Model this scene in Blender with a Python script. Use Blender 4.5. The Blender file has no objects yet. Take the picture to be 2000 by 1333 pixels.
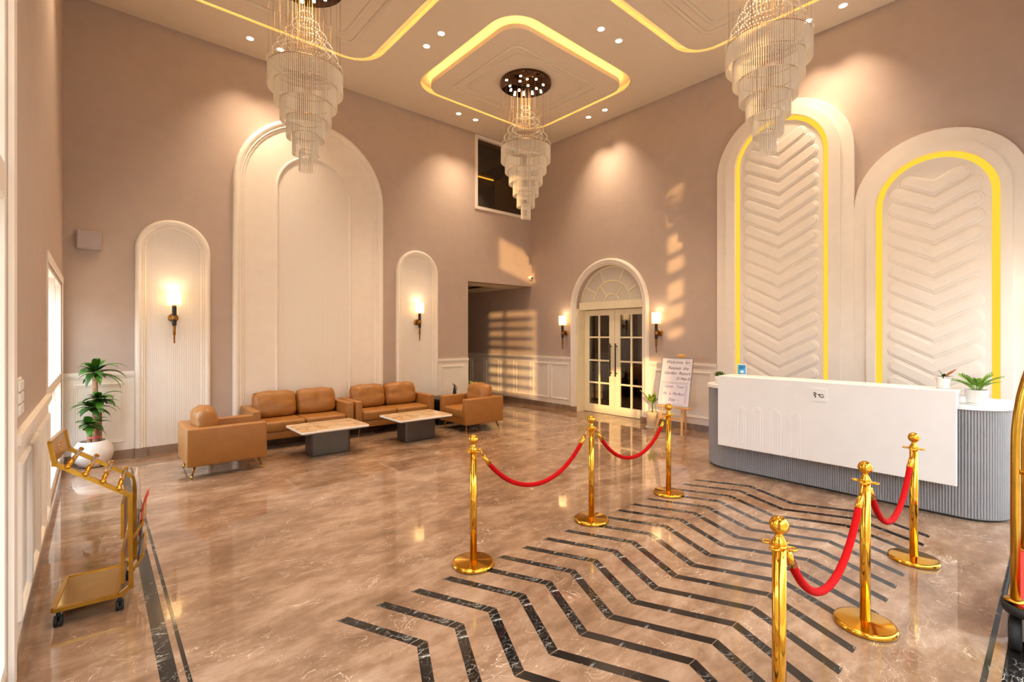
import bpy, bmesh, math, random
from mathutils import Vector, Matrix
random.seed(7)
PI = math.pi
scene = bpy.context.scene
COL = scene.collection

# ------------------------------------------------------------------ camera
cam_d = bpy.data.cameras.new('camera'); cam = bpy.data.objects.new('camera', cam_d); COL.objects.link(cam)
cam.location = (0, 0, 1.65)
cam.rotation_euler = (math.radians(90), 0, math.radians(-41.05))
cam_d.sensor_width = 36; cam_d.lens = 936 / 2000 * 36; cam_d.shift_y = -12.5 / 2000; cam_d.clip_start = 0.05
scene.camera = cam
# ------------------------------------------------------------------ sky, sun, exposure
w = bpy.data.worlds.new('evening_sky'); scene.world = w; w.use_nodes = True
bg = w.node_tree.nodes['Background']
bg.inputs['Color'].default_value = (0.74, 0.90, 1.06, 1); bg.inputs['Strength'].default_value = 7.5
sd = bpy.data.lights.new('sun', 'SUN'); sun = bpy.data.objects.new('sun', sd); COL.objects.link(sun)
sd.energy = 4.2; sd.color = (1.0, 0.60, 0.24); sd.angle = math.radians(0.8)
sun.location = (-6, -6, 6)
sun.rotation_euler = Vector((2.21, 2.0, -0.62)).to_track_quat('-Z', 'Y').to_euler()
scene.view_settings.view_transform = 'Standard'; scene.view_settings.look = 'None'
scene.view_settings.gamma = 1; scene.view_settings.use_curve_mapping = False
scene.view_settings.exposure = 0.33
scene.cycles.max_bounces = 8; scene.cycles.diffuse_bounces = 4; scene.cycles.glossy_bounces = 3
scene.cycles.transparent_max_bounces = 8; scene.cycles.sample_clamp_indirect = 6.0
scene.cycles.adaptive_threshold = 0.04; scene.cycles.light_sampling_threshold = 0.03
scene.cycles.caustics_reflective = False; scene.cycles.caustics_refractive = False

# room: X from wall_left to wall_right, Y from wall_front (behind camera) to wall_back
XC, XB, YA, YD, ZC = -0.30, 7.77, 8.22, -0.50, 5.95

# ------------------------------------------------------------------ materials
def lin(c):
    return tuple(((x / 255) / 12.92 if x / 255 <= 0.04045 else ((x / 255 + 0.055) / 1.055) ** 2.4) for x in c) + (1,)
def newmat(name):
    m = bpy.data.materials.new(name); m.use_nodes = True
    return m, m.node_tree.nodes, m.node_tree.links, m.node_tree.nodes['Principled BSDF']
def pm(name, rgb, rough=0.5, metal=0.0, var=0.06, scale=6.0, bump=0.0, bscale=60.0, emis=None, estr=0, spec=0.5, trans=0, alpha=1, sheen=0, coat=0):
    m, n, l, b = newmat(name)
    c = lin(rgb)
    tc = n.new('ShaderNodeTexCoord'); nz = n.new('ShaderNodeTexNoise'); nz.inputs['Scale'].default_value = scale; nz.inputs['Detail'].default_value = 1
    l.new(tc.outputs['Object'], nz.inputs['Vector'])
    rp = n.new('ShaderNodeValToRGB')
    rp.color_ramp.elements[0].position = 0.35; rp.color_ramp.elements[1].position = 0.65
    rp.color_ramp.elements[0].color = tuple(x * (1 - var) for x in c[:3]) + (1,)
    rp.color_ramp.elements[1].color = tuple(min(1, x * (1 + var)) for x in c[:3]) + (1,)
    l.new(nz.outputs['Fac'], rp.inputs['Fac']); l.new(rp.outputs['Color'], b.inputs['Base Color'])
    b.inputs['Roughness'].default_value = rough; b.inputs['Metallic'].default_value = metal
    b.inputs['Specular IOR Level'].default_value = spec
    b.inputs['Transmission Weight'].default_value = trans
    b.inputs['Sheen Weight'].default_value = sheen; b.inputs['Coat Weight'].default_value = coat
    if bump:
        n2 = n.new('ShaderNodeTexNoise'); n2.inputs['Scale'].default_value = bscale; n2.inputs['Detail'].default_value = 1; l.new(tc.outputs['Object'], n2.inputs['Vector'])
        bp = n.new('ShaderNodeBump'); bp.inputs['Strength'].default_value = bump; bp.inputs['Distance'].default_value = 0.01
        l.new(n2.outputs['Fac'], bp.inputs['Height']); l.new(bp.outputs['Normal'], b.inputs['Normal'])
    if emis:
        b.inputs['Emission Color'].default_value = lin(emis); b.inputs['Emission Strength'].default_value = estr
    return m
def emat(name, rgb, st):
    m, n, l, b = newmat(name)
    e = n.new('ShaderNodeEmission'); e.inputs['Strength'].default_value = st; e.inputs['Color'].default_value = lin(rgb)
    l.new(e.outputs[0], n['Material Output'].inputs['Surface'])
    return m
def glass_mat(name, tint, refl=0.12, rough=0.02):
    m, n, l, b = newmat(name)
    t = n.new('ShaderNodeBsdfTransparent'); t.inputs['Color'].default_value = tint
    g = n.new('ShaderNodeBsdfGlossy'); g.inputs['Roughness'].default_value = rough
    mx = n.new('ShaderNodeMixShader'); mx.inputs[0].default_value = refl
    l.new(t.outputs[0], mx.inputs[1]); l.new(g.outputs[0], mx.inputs[2])
    l.new(mx.outputs[0], n['Material Output'].inputs['Surface'])
    return m
def crystal_mat():
    m, n, l, b = newmat('crystal')
    b.inputs['Base Color'].default_value = (0.96, 0.92, 0.86, 1); b.inputs['Roughness'].default_value = 0.1
    tr = n.new('ShaderNodeBsdfTranslucent'); tr.inputs['Color'].default_value = (0.95, 0.88, 0.78, 1)
    m1 = n.new('ShaderNodeMixShader'); m1.inputs[0].default_value = 0.45
    l.new(b.outputs[0], m1.inputs[1]); l.new(tr.outputs[0], m1.inputs[2])
    l.new(m1.outputs[0], n['Material Output'].inputs['Surface'])
    return m
def marble(name, cols, vein, rough, vscale=1.0, vein_w=0.012, vein_amt=0.7, streak=(1.0, 3.2, 1.0), rot=-0.6, cloud=1.2):
    m, n, l, b = newmat(name)
    tc = n.new('ShaderNodeTexCoord'); mp = n.new('ShaderNodeMapping')
    mp.inputs['Rotation'].default_value = (0, 0, rot); mp.inputs['Scale'].default_value = streak
    l.new(tc.outputs['Object'], mp.inputs['Vector'])
    nz = n.new('ShaderNodeTexNoise'); nz.inputs['Scale'].default_value = cloud; nz.inputs['Detail'].default_value = 6; nz.inputs['Roughness'].default_value = 0.68
    nz.inputs['Distortion'].default_value = 0.25
    l.new(mp.outputs[0], nz.inputs['Vector'])
    rp = n.new('ShaderNodeValToRGB'); e = rp.color_ramp.elements
    e[0].position = 0.34; e[0].color = lin(cols[0]); e[1].position = 0.68; e[1].color = lin(cols[2])
    x = e.new(0.5); x.color = lin(cols[1])
    big = n.new('ShaderNodeTexNoise'); big.inputs['Scale'].default_value = cloud * 0.28; big.inputs['Detail'].default_value = 2; big.inputs['Distortion'].default_value = 0.5
    l.new(mp.outputs[0], big.inputs['Vector'])
    mxn = n.new('ShaderNodeMix'); mxn.data_type = 'FLOAT'; mxn.inputs[0].default_value = 0.5
    l.new(nz.outputs['Fac'], mxn.inputs[2]); l.new(big.outputs['Fac'], mxn.inputs[3]); l.new(mxn.outputs[0], rp.inputs['Fac'])
    # veins: thin bands where a warped noise crosses its middle
    cur = rp.outputs['Color']
    for k, (sc, wd, am) in enumerate(((1.6 * vscale, vein_w, vein_amt), (4.3 * vscale, vein_w * 1.3, vein_amt * 0.5))):
        v = n.new('ShaderNodeTexNoise'); v.inputs['Scale'].default_value = sc; v.inputs['Detail'].default_value = 4; v.inputs['Distortion'].default_value = 1.4
        mp2 = n.new('ShaderNodeMapping'); mp2.inputs['Location'].default_value = (3.1 * k, 7.7, 0); mp2.inputs['Rotation'].default_value = (0, 0, rot + 0.35 * k); mp2.inputs['Scale'].default_value = (1, 1.9, 1)
        l.new(tc.outputs['Object'], mp2.inputs['Vector']); l.new(mp2.outputs[0], v.inputs['Vector'])
        s = n.new('ShaderNodeMath'); s.operation = 'SUBTRACT'; s.inputs[1].default_value = 0.5
        a = n.new('ShaderNodeMath'); a.operation = 'ABSOLUTE'
        mr = n.new('ShaderNodeMapRange'); mr.inputs['From Min'].default_value = 0; mr.inputs['From Max'].default_value = wd
        mr.inputs['To Min'].default_value = am; mr.inputs['To Max'].default_value = 0
        l.new(v.outputs['Fac'], s.inputs[0]); l.new(s.outputs[0], a.inputs[0]); l.new(a.outputs[0], mr.inputs['Value'])
        msk = n.new('ShaderNodeTexNoise'); msk.inputs['Scale'].default_value = 1.7 * vscale; msk.inputs['Detail'].default_value = 2; l.new(tc.outputs['Object'], msk.inputs['Vector'])
        mk = n.new('ShaderNodeMapRange'); mk.inputs['From Min'].default_value = 0.45; mk.inputs['From Max'].default_value = 0.62
        l.new(msk.outputs['Fac'], mk.inputs['Value'])
        mu = n.new('ShaderNodeMath'); mu.operation = 'MULTIPLY'; l.new(mr.outputs[0], mu.inputs[0]); l.new(mk.outputs[0], mu.inputs[1])
        mx = n.new('ShaderNodeMix'); mx.data_type = 'RGBA'; mx.inputs[7].default_value = lin(vein)
        l.new(mu.outputs[0], mx.inputs[0]); l.new(cur, mx.inputs[6]); cur = mx.outputs[2]
    l.new(cur, b.inputs['Base Color'])
    b.inputs['Roughness'].default_value = rough
    return m
def flute_mat(name, rgb, axis, pitch, strength=0.5, rough=0.5):
    m, n, l, b = newmat(name)
    b.inputs['Base Color'].default_value = lin(rgb); b.inputs['Roughness'].default_value = rough
    tc = n.new('ShaderNodeTexCoord'); wv = n.new('ShaderNodeTexWave'); wv.bands_direction = axis
    wv.inputs['Scale'].default_value = 2 * PI / (20 * pitch) ; wv.inputs['Distortion'].default_value = 0
    l.new(tc.outputs['Object'], wv.inputs['Vector'])
    bp = n.new('ShaderNodeBump'); bp.inputs['Strength'].default_value = strength; bp.inputs['Distance'].default_value = 0.004
    l.new(wv.outputs['Fac'], bp.inputs['Height']); l.new(bp.outputs['Normal'], b.inputs['Normal'])
    return m

M = {}
M['wall'] = pm('wall_paint', (188, 169, 158), 0.85, var=0.02, bump=0.03, bscale=180)
M['ceiling'] = pm('ceiling_paint', (234, 220, 200), 0.9, var=0.01)
M['white'] = pm('white_plaster', (240, 230, 220), 0.6, var=0.015)
M['cream'] = pm('cream_joinery', (252, 240, 208), 0.45, var=0.02)
M['flute'] = flute_mat('fluted_plaster', (238, 229, 222), 'X', 0.022, 0.5)
M['floor'] = marble('brown_marble', ((114, 86, 65), (144, 113, 90), (178, 149, 126)), (236, 214, 190), 0.04, 1.8, 0.006, 0.75, streak=(1.0, 2.0, 1.0), rot=0.3, cloud=5.5)
M['base_marble'] = marble('brown_marble_skirting', ((110, 88, 74), (142, 116, 98), (176, 150, 128)), (225, 205, 185), 0.15, 2.0, 0.008, 0.5)
M['black_marble'] = marble('black_marble', ((22, 20, 20), (32, 29, 28), (44, 40, 38)), (225, 220, 212), 0.09, 1.5, 0.009, 0.9)
M['table_marble'] = marble('table_marble', ((196, 160, 122), (218, 188, 152), (234, 212, 182)), (84, 54, 36), 0.08, 3.0, 0.03, 1.0, cloud=3)
M['brass'] = pm('polished_brass', (226, 172, 62), 0.13, 1.0, var=0.04)
M['brass_satin'] = pm('satin_brass', (186, 142, 54), 0.26, 1.0, var=0.06, scale=20)
M['bronze'] = pm('aged_bronze', (160, 112, 56), 0.35, 1.0, var=0.08, scale=30)
M['chrome'] = pm('bronze_mirror', (96, 74, 58), 0.08, 1.0, var=0.05)
M['leather'] = pm('tan_leather', (158, 105, 49), 0.42, var=0.05, scale=9, bump=0.06, bscale=220)
M['dark_metal'] = pm('gunmetal_panel', (92, 84, 80), 0.32, 0.7, var=0.04)
M['black'] = pm('black_satin', (22, 21, 21), 0.4, var=0.1)
M['rubber'] = pm('black_rubber', (20, 20, 22), 0.7, var=0.1)
M['velvet'] = pm('red_velvet', (178, 4, 8), 0.85, var=0.08, scale=60, spec=0.15)
M['red_carpet'] = pm('red_carpet', (200, 40, 22), 0.95, var=0.1, scale=80, bump=0.3, bscale=400)
M['counter_grey'] = pm('grey_fluted_panel', (150, 147, 150), 0.55, var=0.02)
M['counter_white'] = pm('white_solid_surface', (240, 236, 234), 0.3, var=0.01)
M['pine'] = pm('pale_pine', (222, 166, 98), 0.5, var=0.1, scale=14)
M['board'] = pm('whiteboard', (226, 218, 226), 0.12, var=0.01)
M['alu'] = pm('grey_aluminium', (170, 164, 162), 0.35, 0.8)
M['ink_black'] = pm('black_ink', (60, 46, 50), 0.6)
M['ink_blue'] = pm('blue_ink', (92, 84, 158), 0.6)
M['ink_pink'] = pm('pink_ink', (236, 150, 150), 0.6)
M['ink_green'] = pm('green_ink', (80, 160, 120), 0.6)
M['leaf'] = pm('green_leaf', (62, 112, 28), 0.4, var=0.35, scale=8)
M['leaf_dark'] = pm('dark_green_leaf', (44, 84, 24), 0.42, var=0.3, scale=8)
M['leaf_fern'] = pm('bright_palm_leaf', (112, 158, 40), 0.5, var=0.25, scale=30)
M['leaf_var'] = pm('variegated_leaf', (128, 158, 52), 0.4, var=0.75, scale=26)
M['leaf_red'] = pm('copper_leaf', (150, 84, 52), 0.45, var=0.3, scale=40)
M['succulent'] = pm('succulent_leaf', (78, 98, 34), 0.5, var=0.4, scale=30)
M['bark'] = pm('pale_bark', (176, 136, 108), 0.9, var=0.25, scale=30, bump=0.4, bscale=50)
M['soil'] = pm('dark_soil', (52, 38, 28), 0.95, var=0.3, scale=60, bump=0.5, bscale=90)
M['pot_white'] = pm('white_ceramic', (232, 226, 220), 0.35, var=0.02)
M['pot_stone'] = pm('pale_stone_pot', (222, 212, 206), 0.75, var=0.06, scale=10, bump=0.1, bscale=60)
M['pot_beige'] = pm('beige_pot', (214, 186, 150), 0.6, var=0.04)
M['ribbon'] = pm('pink_ribbon', (222, 96, 104), 0.6)
M['crystal'] = crystal_mat()
def bead_mat():
    m, n, l, b = newmat('crystal_beads')
    b.inputs['Base Color'].default_value = (0.95, 0.9, 0.82, 1); b.inputs['Roughness'].default_value = 0.1
    tr = n.new('ShaderNodeBsdfTranslucent'); tr.inputs['Color'].default_value = (1, 0.94, 0.84, 1)
    mx = n.new('ShaderNodeMixShader'); mx.inputs[0].default_value = 0.6
    l.new(b.outputs[0], mx.inputs[1]); l.new(tr.outputs[0], mx.inputs[2]); l.new(mx.outputs[0], n['Material Output'].inputs['Surface'])
    return m
M['bead'] = bead_mat()
M['glass'] = glass_mat('window_glass', (0.97, 0.97, 0.95, 1), 0.05)
M['dark_glass'] = glass_mat('tinted_glass', (0.62, 0.58, 0.52, 1), 0.08)
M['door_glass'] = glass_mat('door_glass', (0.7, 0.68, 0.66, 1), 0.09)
M['frost'] = pm('frosted_fanlight_glass', (222, 214, 202), 0.35, var=0.01)
M['led_cove'] = emat('cove_led', (255, 196, 88), 19)
M['led_arch'] = emat('arch_led', (255, 190, 58), 1.1)
M['bulb'] = emat('warm_bulb', (255, 232, 196), 12)
M['down'] = emat('downlight_lens', (255, 228, 186), 14)
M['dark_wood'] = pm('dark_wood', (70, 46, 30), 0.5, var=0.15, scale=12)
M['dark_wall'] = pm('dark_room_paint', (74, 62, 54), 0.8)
M['curtain'] = pm('brown_curtain', (92, 66, 40), 0.9, var=0.15)
M['speaker'] = pm('grey_speaker_cloth', (176, 164, 164), 0.8, var=0.04, scale=200)
M['paving'] = pm('exterior_render', (196, 178, 156), 0.9)
M['blue_print'] = pm('blue_print', (52, 150, 204), 0.5, var=0.5, scale=14)
M['paper'] = pm('newsprint', (214, 204, 196), 0.8, var=0.25, scale=24)
M['paper_red'] = pm('red_magazine_cover', (210, 52, 36), 0.4, var=0.2, scale=20)
M['paper_dark'] = pm('dark_magazine_cover', (62, 54, 66), 0.4, var=0.4, scale=20)
M['plastic'] = pm('white_plastic', (232, 226, 220), 0.4)
M['gold_mirror'] = pm('gold_mirror_sheet', (196, 160, 92), 0.1, 1.0)
def shade_mat():
    m, n, l, b = newmat('lamp_shade_fabric')
    b.inputs['Base Color'].default_value = lin((250, 232, 196)); b.inputs['Roughness'].default_value = 0.8
    tr = n.new('ShaderNodeBsdfTranslucent'); tr.inputs['Color'].default_value = lin((252, 230, 190))
    e = n.new('ShaderNodeEmission'); e.inputs['Color'].default_value = lin((255, 222, 160)); e.inputs['Strength'].default_value = 0.35
    mx = n.new('ShaderNodeMixShader'); mx.inputs[0].default_value = 0.6
    l.new(b.outputs[0], mx.inputs[1]); l.new(tr.outputs[0], mx.inputs[2])
    ad = n.new('ShaderNodeAddShader'); l.new(mx.outputs[0], ad.inputs[0]); l.new(e.outputs[0], ad.inputs[1])
    l.new(ad.outputs[0], n['Material Output'].inputs['Surface'])
    return m
M['shade'] = shade_mat()

# ------------------------------------------------------------------ mesh helpers
class MB:
    """collects vertices and faces for one mesh object"""
    def __init__(s): s.v = []; s.f = []; s.smooth = []; s.merge = False
    def add(s, vs, fs, smooth=False):
        o = len(s.v); s.v += [tuple(p) for p in vs]
        for f in fs: s.f.append(tuple(i + o for i in f)); s.smooth.append(smooth)
        return s
    def box(s, x0, x1, y0, y1, z0, z1):
        return s.add([(x0, y0, z0), (x1, y0, z0), (x1, y1, z0), (x0, y1, z0), (x0, y0, z1), (x1, y0, z1), (x1, y1, z1), (x0, y1, z1)],
                     [(0, 3, 2, 1), (4, 5, 6, 7), (0, 1, 5, 4), (1, 2, 6, 5), (2, 3, 7, 6), (3, 0, 4, 7)])
    def rbox(s, x0, x1, y0, y1, z0, z1, r=0.01, seg=2):
        bm = bmesh.new()
        bmesh.ops.create_cube(bm, size=1)
        for v in bm.verts:
            v.co = Vector(((x0 + x1) / 2 + v.co.x * (x1 - x0), (y0 + y1) / 2 + v.co.y * (y1 - y0), (z0 + z1) / 2 + v.co.z * (z1 - z0)))
        bmesh.ops.bevel(bm, geom=list(bm.edges), offset=r, segments=seg, affect='EDGES', profile=0.5)
        bm.verts.index_update()
        s.add([v.co for v in bm.verts], [[v.index for v in f.verts] for f in bm.faces], seg > 1)
        bm.free(); return s
    def lathe(s, prof, c=(0, 0, 0), n=24, smooth=True, cap=True):
        vs = []; fs = []
        for (r, z) in prof:
            for k in range(n):
                a = 2 * PI * k / n; vs.append((c[0] + r * math.cos(a), c[1] + r * math.sin(a), c[2] + z))
        for i in range(len(prof) - 1):
            for k in range(n):
                fs.append((i * n + k, i * n + (k + 1) % n, (i + 1) * n + (k + 1) % n, (i + 1) * n + k))
        if cap:
            fs.append(tuple(range(n))[::-1]); fs.append(tuple((len(prof) - 1) * n + k for k in range(n)))
        return s.add(vs, fs, smooth)
    def tube(s, pts, r, n=10, smooth=True, closed=False, r2=None):
        pts = [Vector(p) for p in pts]; N = len(pts); vs = []; fs = []
        up = None
        for i, p in enumerate(pts):
            if closed: t = pts[(i + 1) % N] - pts[i - 1]
            else: t = pts[min(i + 1, N - 1)] - pts[max(i - 1, 0)]
            t.normalize()
            if up is None:
                up = Vector((0, 0, 1)) if abs(t.z) < 0.9 else Vector((1, 0, 0))
            a = t.cross(up); a.normalize(); b = a.cross(t); b.normalize(); up = b
            rr = r if r2 is None else r + (r2 - r) * i / (N - 1)
            for k in range(n):
                an = 2 * PI * k / n; vs.append(p + a * rr * math.cos(an) + b * rr * math.sin(an))
        for i in range(N if closed else N - 1):
            j = (i + 1) % N
            for k in range(n): fs.append((i * n + k, i * n + (k + 1) % n, j * n + (k + 1) % n, j * n + k))
        if not closed:
            fs.append(tuple(range(n))[::-1]); fs.append(tuple((N - 1) * n + k for k in range(n)))
        return s.add(vs, fs, smooth)
    def bar(s, p, q, wd, ht, up=(0, 0, 1)):
        """square bar from p to q"""
        p, q, up = Vector(p), Vector(q), Vector(up); t = (q - p).normalized(); a = t.cross(up).normalized() * wd / 2; b = a.cross(t).normalized() * ht / 2
        vs = [p - a - b, p + a - b, p + a + b, p - a + b, q - a - b, q + a - b, q + a + b, q - a + b]
        return s.add(vs, [(3, 2, 1, 0), (4, 5, 6, 7), (0, 1, 5, 4), (1, 2, 6, 5), (2, 3, 7, 6), (3, 0, 4, 7)])
    def prism(s, poly, w0, w1, F):
        """polygon (u,v) extruded from w0 to w1 in frame F"""
        n = len(poly); vs = [F(u, v, w0) for u, v in poly] + [F(u, v, w1) for u, v in poly]
        fs = [tuple(range(n))[::-1], tuple(range(n, 2 * n))] + [(i, (i + 1) % n, n + (i + 1) % n, n + i) for i in range(n)]
        return s.add(vs, fs)
    def sweep(s, path, prof, F, closed=False, smooth=False):
        """profile [(offset, height)] carried along a path (u,v) in frame F, mitred"""
        N = len(path); m = len(prof); vs = []; fs = []
        P = [Vector(p) for p in path]
        for i in range(N):
            d1 = (P[i] - P[i - 1]) if (closed or i > 0) else (P[1] - P[0])
            d2 = (P[(i + 1) % N] - P[i]) if (closed or i < N - 1) else d1
            d1 = d1.normalized(); d2 = d2.normalized()
            n1 = Vector((-d1.y, d1.x)); n2 = Vector((-d2.y, d2.x)); nn = (n1 + n2)
            if nn.length < 1e-6: nn = n1
            nn.normalize(); nn = nn / max(0.3, nn.dot(n1))
            for (o, h) in prof:
                q = P[i] + nn * o; vs.append(F(q.x, q.y, h))
        for i in range(N if closed else N - 1):
            j = (i + 1) % N
            for k in range(m): fs.append((i * m + k, i * m + (k + 1) % m, j * m + (k + 1) % m, j * m + k))
        if not closed:
            fs.append(tuple(range(m))); fs.append(tuple((N - 1) * m + k for k in range(m))[::-1])
        return s.add(vs, fs, smooth)
    def mesh(s, name):
        me = bpy.data.meshes.new(name); me.from_pydata(s.v, [], s.f)
        me.polygons.foreach_set('use_smooth', s.smooth); me.update()
        bm = bmesh.new(); bm.from_mesh(me)
        if s.merge: bmesh.ops.remove_doubles(bm, verts=bm.verts, dist=1e-4)
        bmesh.ops.recalc_face_normals(bm, faces=bm.faces); bm.to_mesh(me); bm.free()
        return me
    def build(s, name, mat, parent=None, kind=None):
        return link(name, s.mesh(name), mat, parent, kind)
def link(name, me, mat, parent=None, kind=None):
    if mat is not None and not me.materials: me.materials.append(M[mat] if isinstance(mat, str) else mat)
    o = bpy.data.objects.new(name, me); COL.objects.link(o)
    if parent is not None: o.parent = parent
    if kind: o['kind'] = kind
    return o
def empty(name, loc=(0, 0, 0), rz=0.0, label=None, cat=None, group=None, kind=None):
    o = bpy.data.objects.new(name, None); COL.objects.link(o); o.empty_display_size = 0.1
    o.location = loc; o.rotation_euler = (0, 0, rz)
    return tag(o, label, cat, group, kind)
def tag(o, label=None, cat=None, group=None, kind=None):
    if label: o['label'] = label
    if cat: o['category'] = cat
    if group: o['group'] = group
    if kind: o['kind'] = kind
    return o
def copy_tree(root):
    def rec(o, parent):
        c = o.copy(); COL.objects.link(c)
        if parent is not None: c.parent = parent
        for ch in [x for x in o.children]: rec(ch, c)
        return c
    return rec(root, None)
def lamp(name, typ, loc, energy, color, parent=None, **kw):
    d = bpy.data.lights.new(name, typ); d.energy = energy; d.color = color
    for k, v in kw.items(): setattr(d, k, v)
    o = bpy.data.objects.new(name, d); COL.objects.link(o); o.location = loc
    if parent is not None: o.parent = parent
    return o
# wall frames: (u, v, w) -> world, w is the distance out from the surface into the room
FA = lambda u, v, w: (u, YA - w, v)
FB = lambda u, v, w: (XB - w, u, v)
FC = lambda u, v, w: (XC + w, u, v)
FUP = lambda u, v, w: (u, v, w)
def curve_plate(name, loops, z0, z1, F, mat, parent=None, kind=None):
    """flat plate with holes: the first loop is the outline, the others are cut out"""
    cu = bpy.data.curves.new('outline', 'CURVE'); cu.dimensions = '2D'; cu.fill_mode = 'BOTH'; cu.extrude = 0.5
    for lp in loops:
        sp = cu.splines.new('POLY'); sp.points.add(len(lp) - 1)
        for i, (x, y) in enumerate(lp): sp.points[i].co = (x, y, 0, 1)
        sp.use_cyclic_u = True
    ob = bpy.data.objects.new('outline', cu); COL.objects.link(ob)
    dg = bpy.context.evaluated_depsgraph_get(); me = bpy.data.meshes.new_from_object(ob.evaluated_get(dg))
    bpy.data.objects.remove(ob); bpy.data.curves.remove(cu)
    for v in me.vertices:
        v.co = F(v.co.x, v.co.y, z0 + (v.co.z + 0.5) * (z1 - z0))
    bm = bmesh.new(); bm.from_mesh(me); bmesh.ops.remove_doubles(bm, verts=bm.verts, dist=1e-5); bmesh.ops.recalc_face_normals(bm, faces=bm.faces); bm.to_mesh(me); bm.free()
    me.materials.clear()
    return link(name, me, mat, parent, kind)
def text_mesh(name, body, size, F, mat, parent, shear=0.25, depth=0.0015, align='LEFT'):
    cu = bpy.data.curves.new('text', 'FONT'); cu.body = body; cu.size = size; cu.shear = shear; cu.extrude = depth / 2; cu.resolution_u = 3; cu.align_x = align
    ob = bpy.data.objects.new('text', cu); COL.objects.link(ob)
    dg = bpy.context.evaluated_depsgraph_get(); me = bpy.data.meshes.new_from_object(ob.evaluated_get(dg))
    bpy.data.objects.remove(ob); bpy.data.curves.remove(cu)
    for v in me.vertices: v.co = F(v.co.x, v.co.y, v.co.z)
    me.materials.clear()
    return link(name, me, mat, parent)
def arch_path(c, half, z0, spring, n=24):
    p = [(c - half, z0)]
    for k in range(n + 1):
        a = PI - PI * k / n; p.append((c + half * math.cos(a), spring + half * math.sin(a)))
    p.append((c + half, z0))
    return p
def rrect(x0, x1, y0, y1, r, n=8):
    p = []
    for (cx, cy, a0) in ((x1 - r, y1 - r, 0), (x0 + r, y1 - r, 90), (x0 + r, y0 + r, 180), (x1 - r, y0 + r, 270)):
        for k in range(n + 1):
            a = math.radians(a0 + 90 * k / n); p.append((cx + r * math.cos(a), cy + r * math.sin(a)))
    return p
def rect_cw(x0, x1, y0, y1): return [(x0, y0), (x0, y1), (x1, y1), (x1, y0)]   # going up first: offset + is outward

# ================================================================== THE SHELL
# floor
fl = MB().box(XC, XB, YD, 12.5, -0.12, 0).box(XB, 8.05, 5.17, 6.83, -0.12, 0)
floor = fl.build('floor', 'floor', kind='structure')
# black marble zigzag inlay: 18 strips of four mitred pieces
ys = (2.745, 2.24, 1.735, 1.225, 0.71)
WX = 0.064
pieces = {}
for k in range(18):
    x0 = 1.05 + 0.2385 * k
    for j in range(4):
        ya, yb = ys[j], ys[j + 1]
        xa = 0.0 if j % 2 == 0 else 0.234; xb = 0.234 - xa
        if j not in pieces:
            g = 0.002
            pieces[j] = MB().prism([(xa, ya - g), (xa + WX, ya - g), (xb + WX, yb + g), (xb, yb + g)], -0.01, 0.0006, FUP).mesh('marble_strip')
            pieces[j].materials.append(M['black_marble'])
        o = link('marble_strip', pieces[j], None, floor); o.location = (x0, 0, 0)
def border(x0, x1, y0, y1, n):
    dx, dy = (x1 - x0), (y1 - y0)
    for i in range(n):
        a, b = i / n, (i + 1) / n
        if dx > dy: MB().box(x0 + dx * a + 0.001, x0 + dx * b - 0.001, y0, y1, -0.01, 0.0006).build('border_strip', 'black_marble', floor)
        else: MB().box(x0, x1, y0 + dy * a + 0.001, y0 + dy * b - 0.001, -0.01, 0.0006).build('border_strip', 'black_marble', floor)
border(0.235, 0.305, 0.30, 7.60, 6); border(0.333, 0.352, 0.33, 7.60, 6)
border(0.24, 7.25, 7.635, 7.655, 6); border(7.235, 7.255, 0.33, 7.633, 6)
border(0.36, 7.25, 0.235, 0.258, 6); border(0.31, 7.25, 0.10, 0.19, 6)

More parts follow.
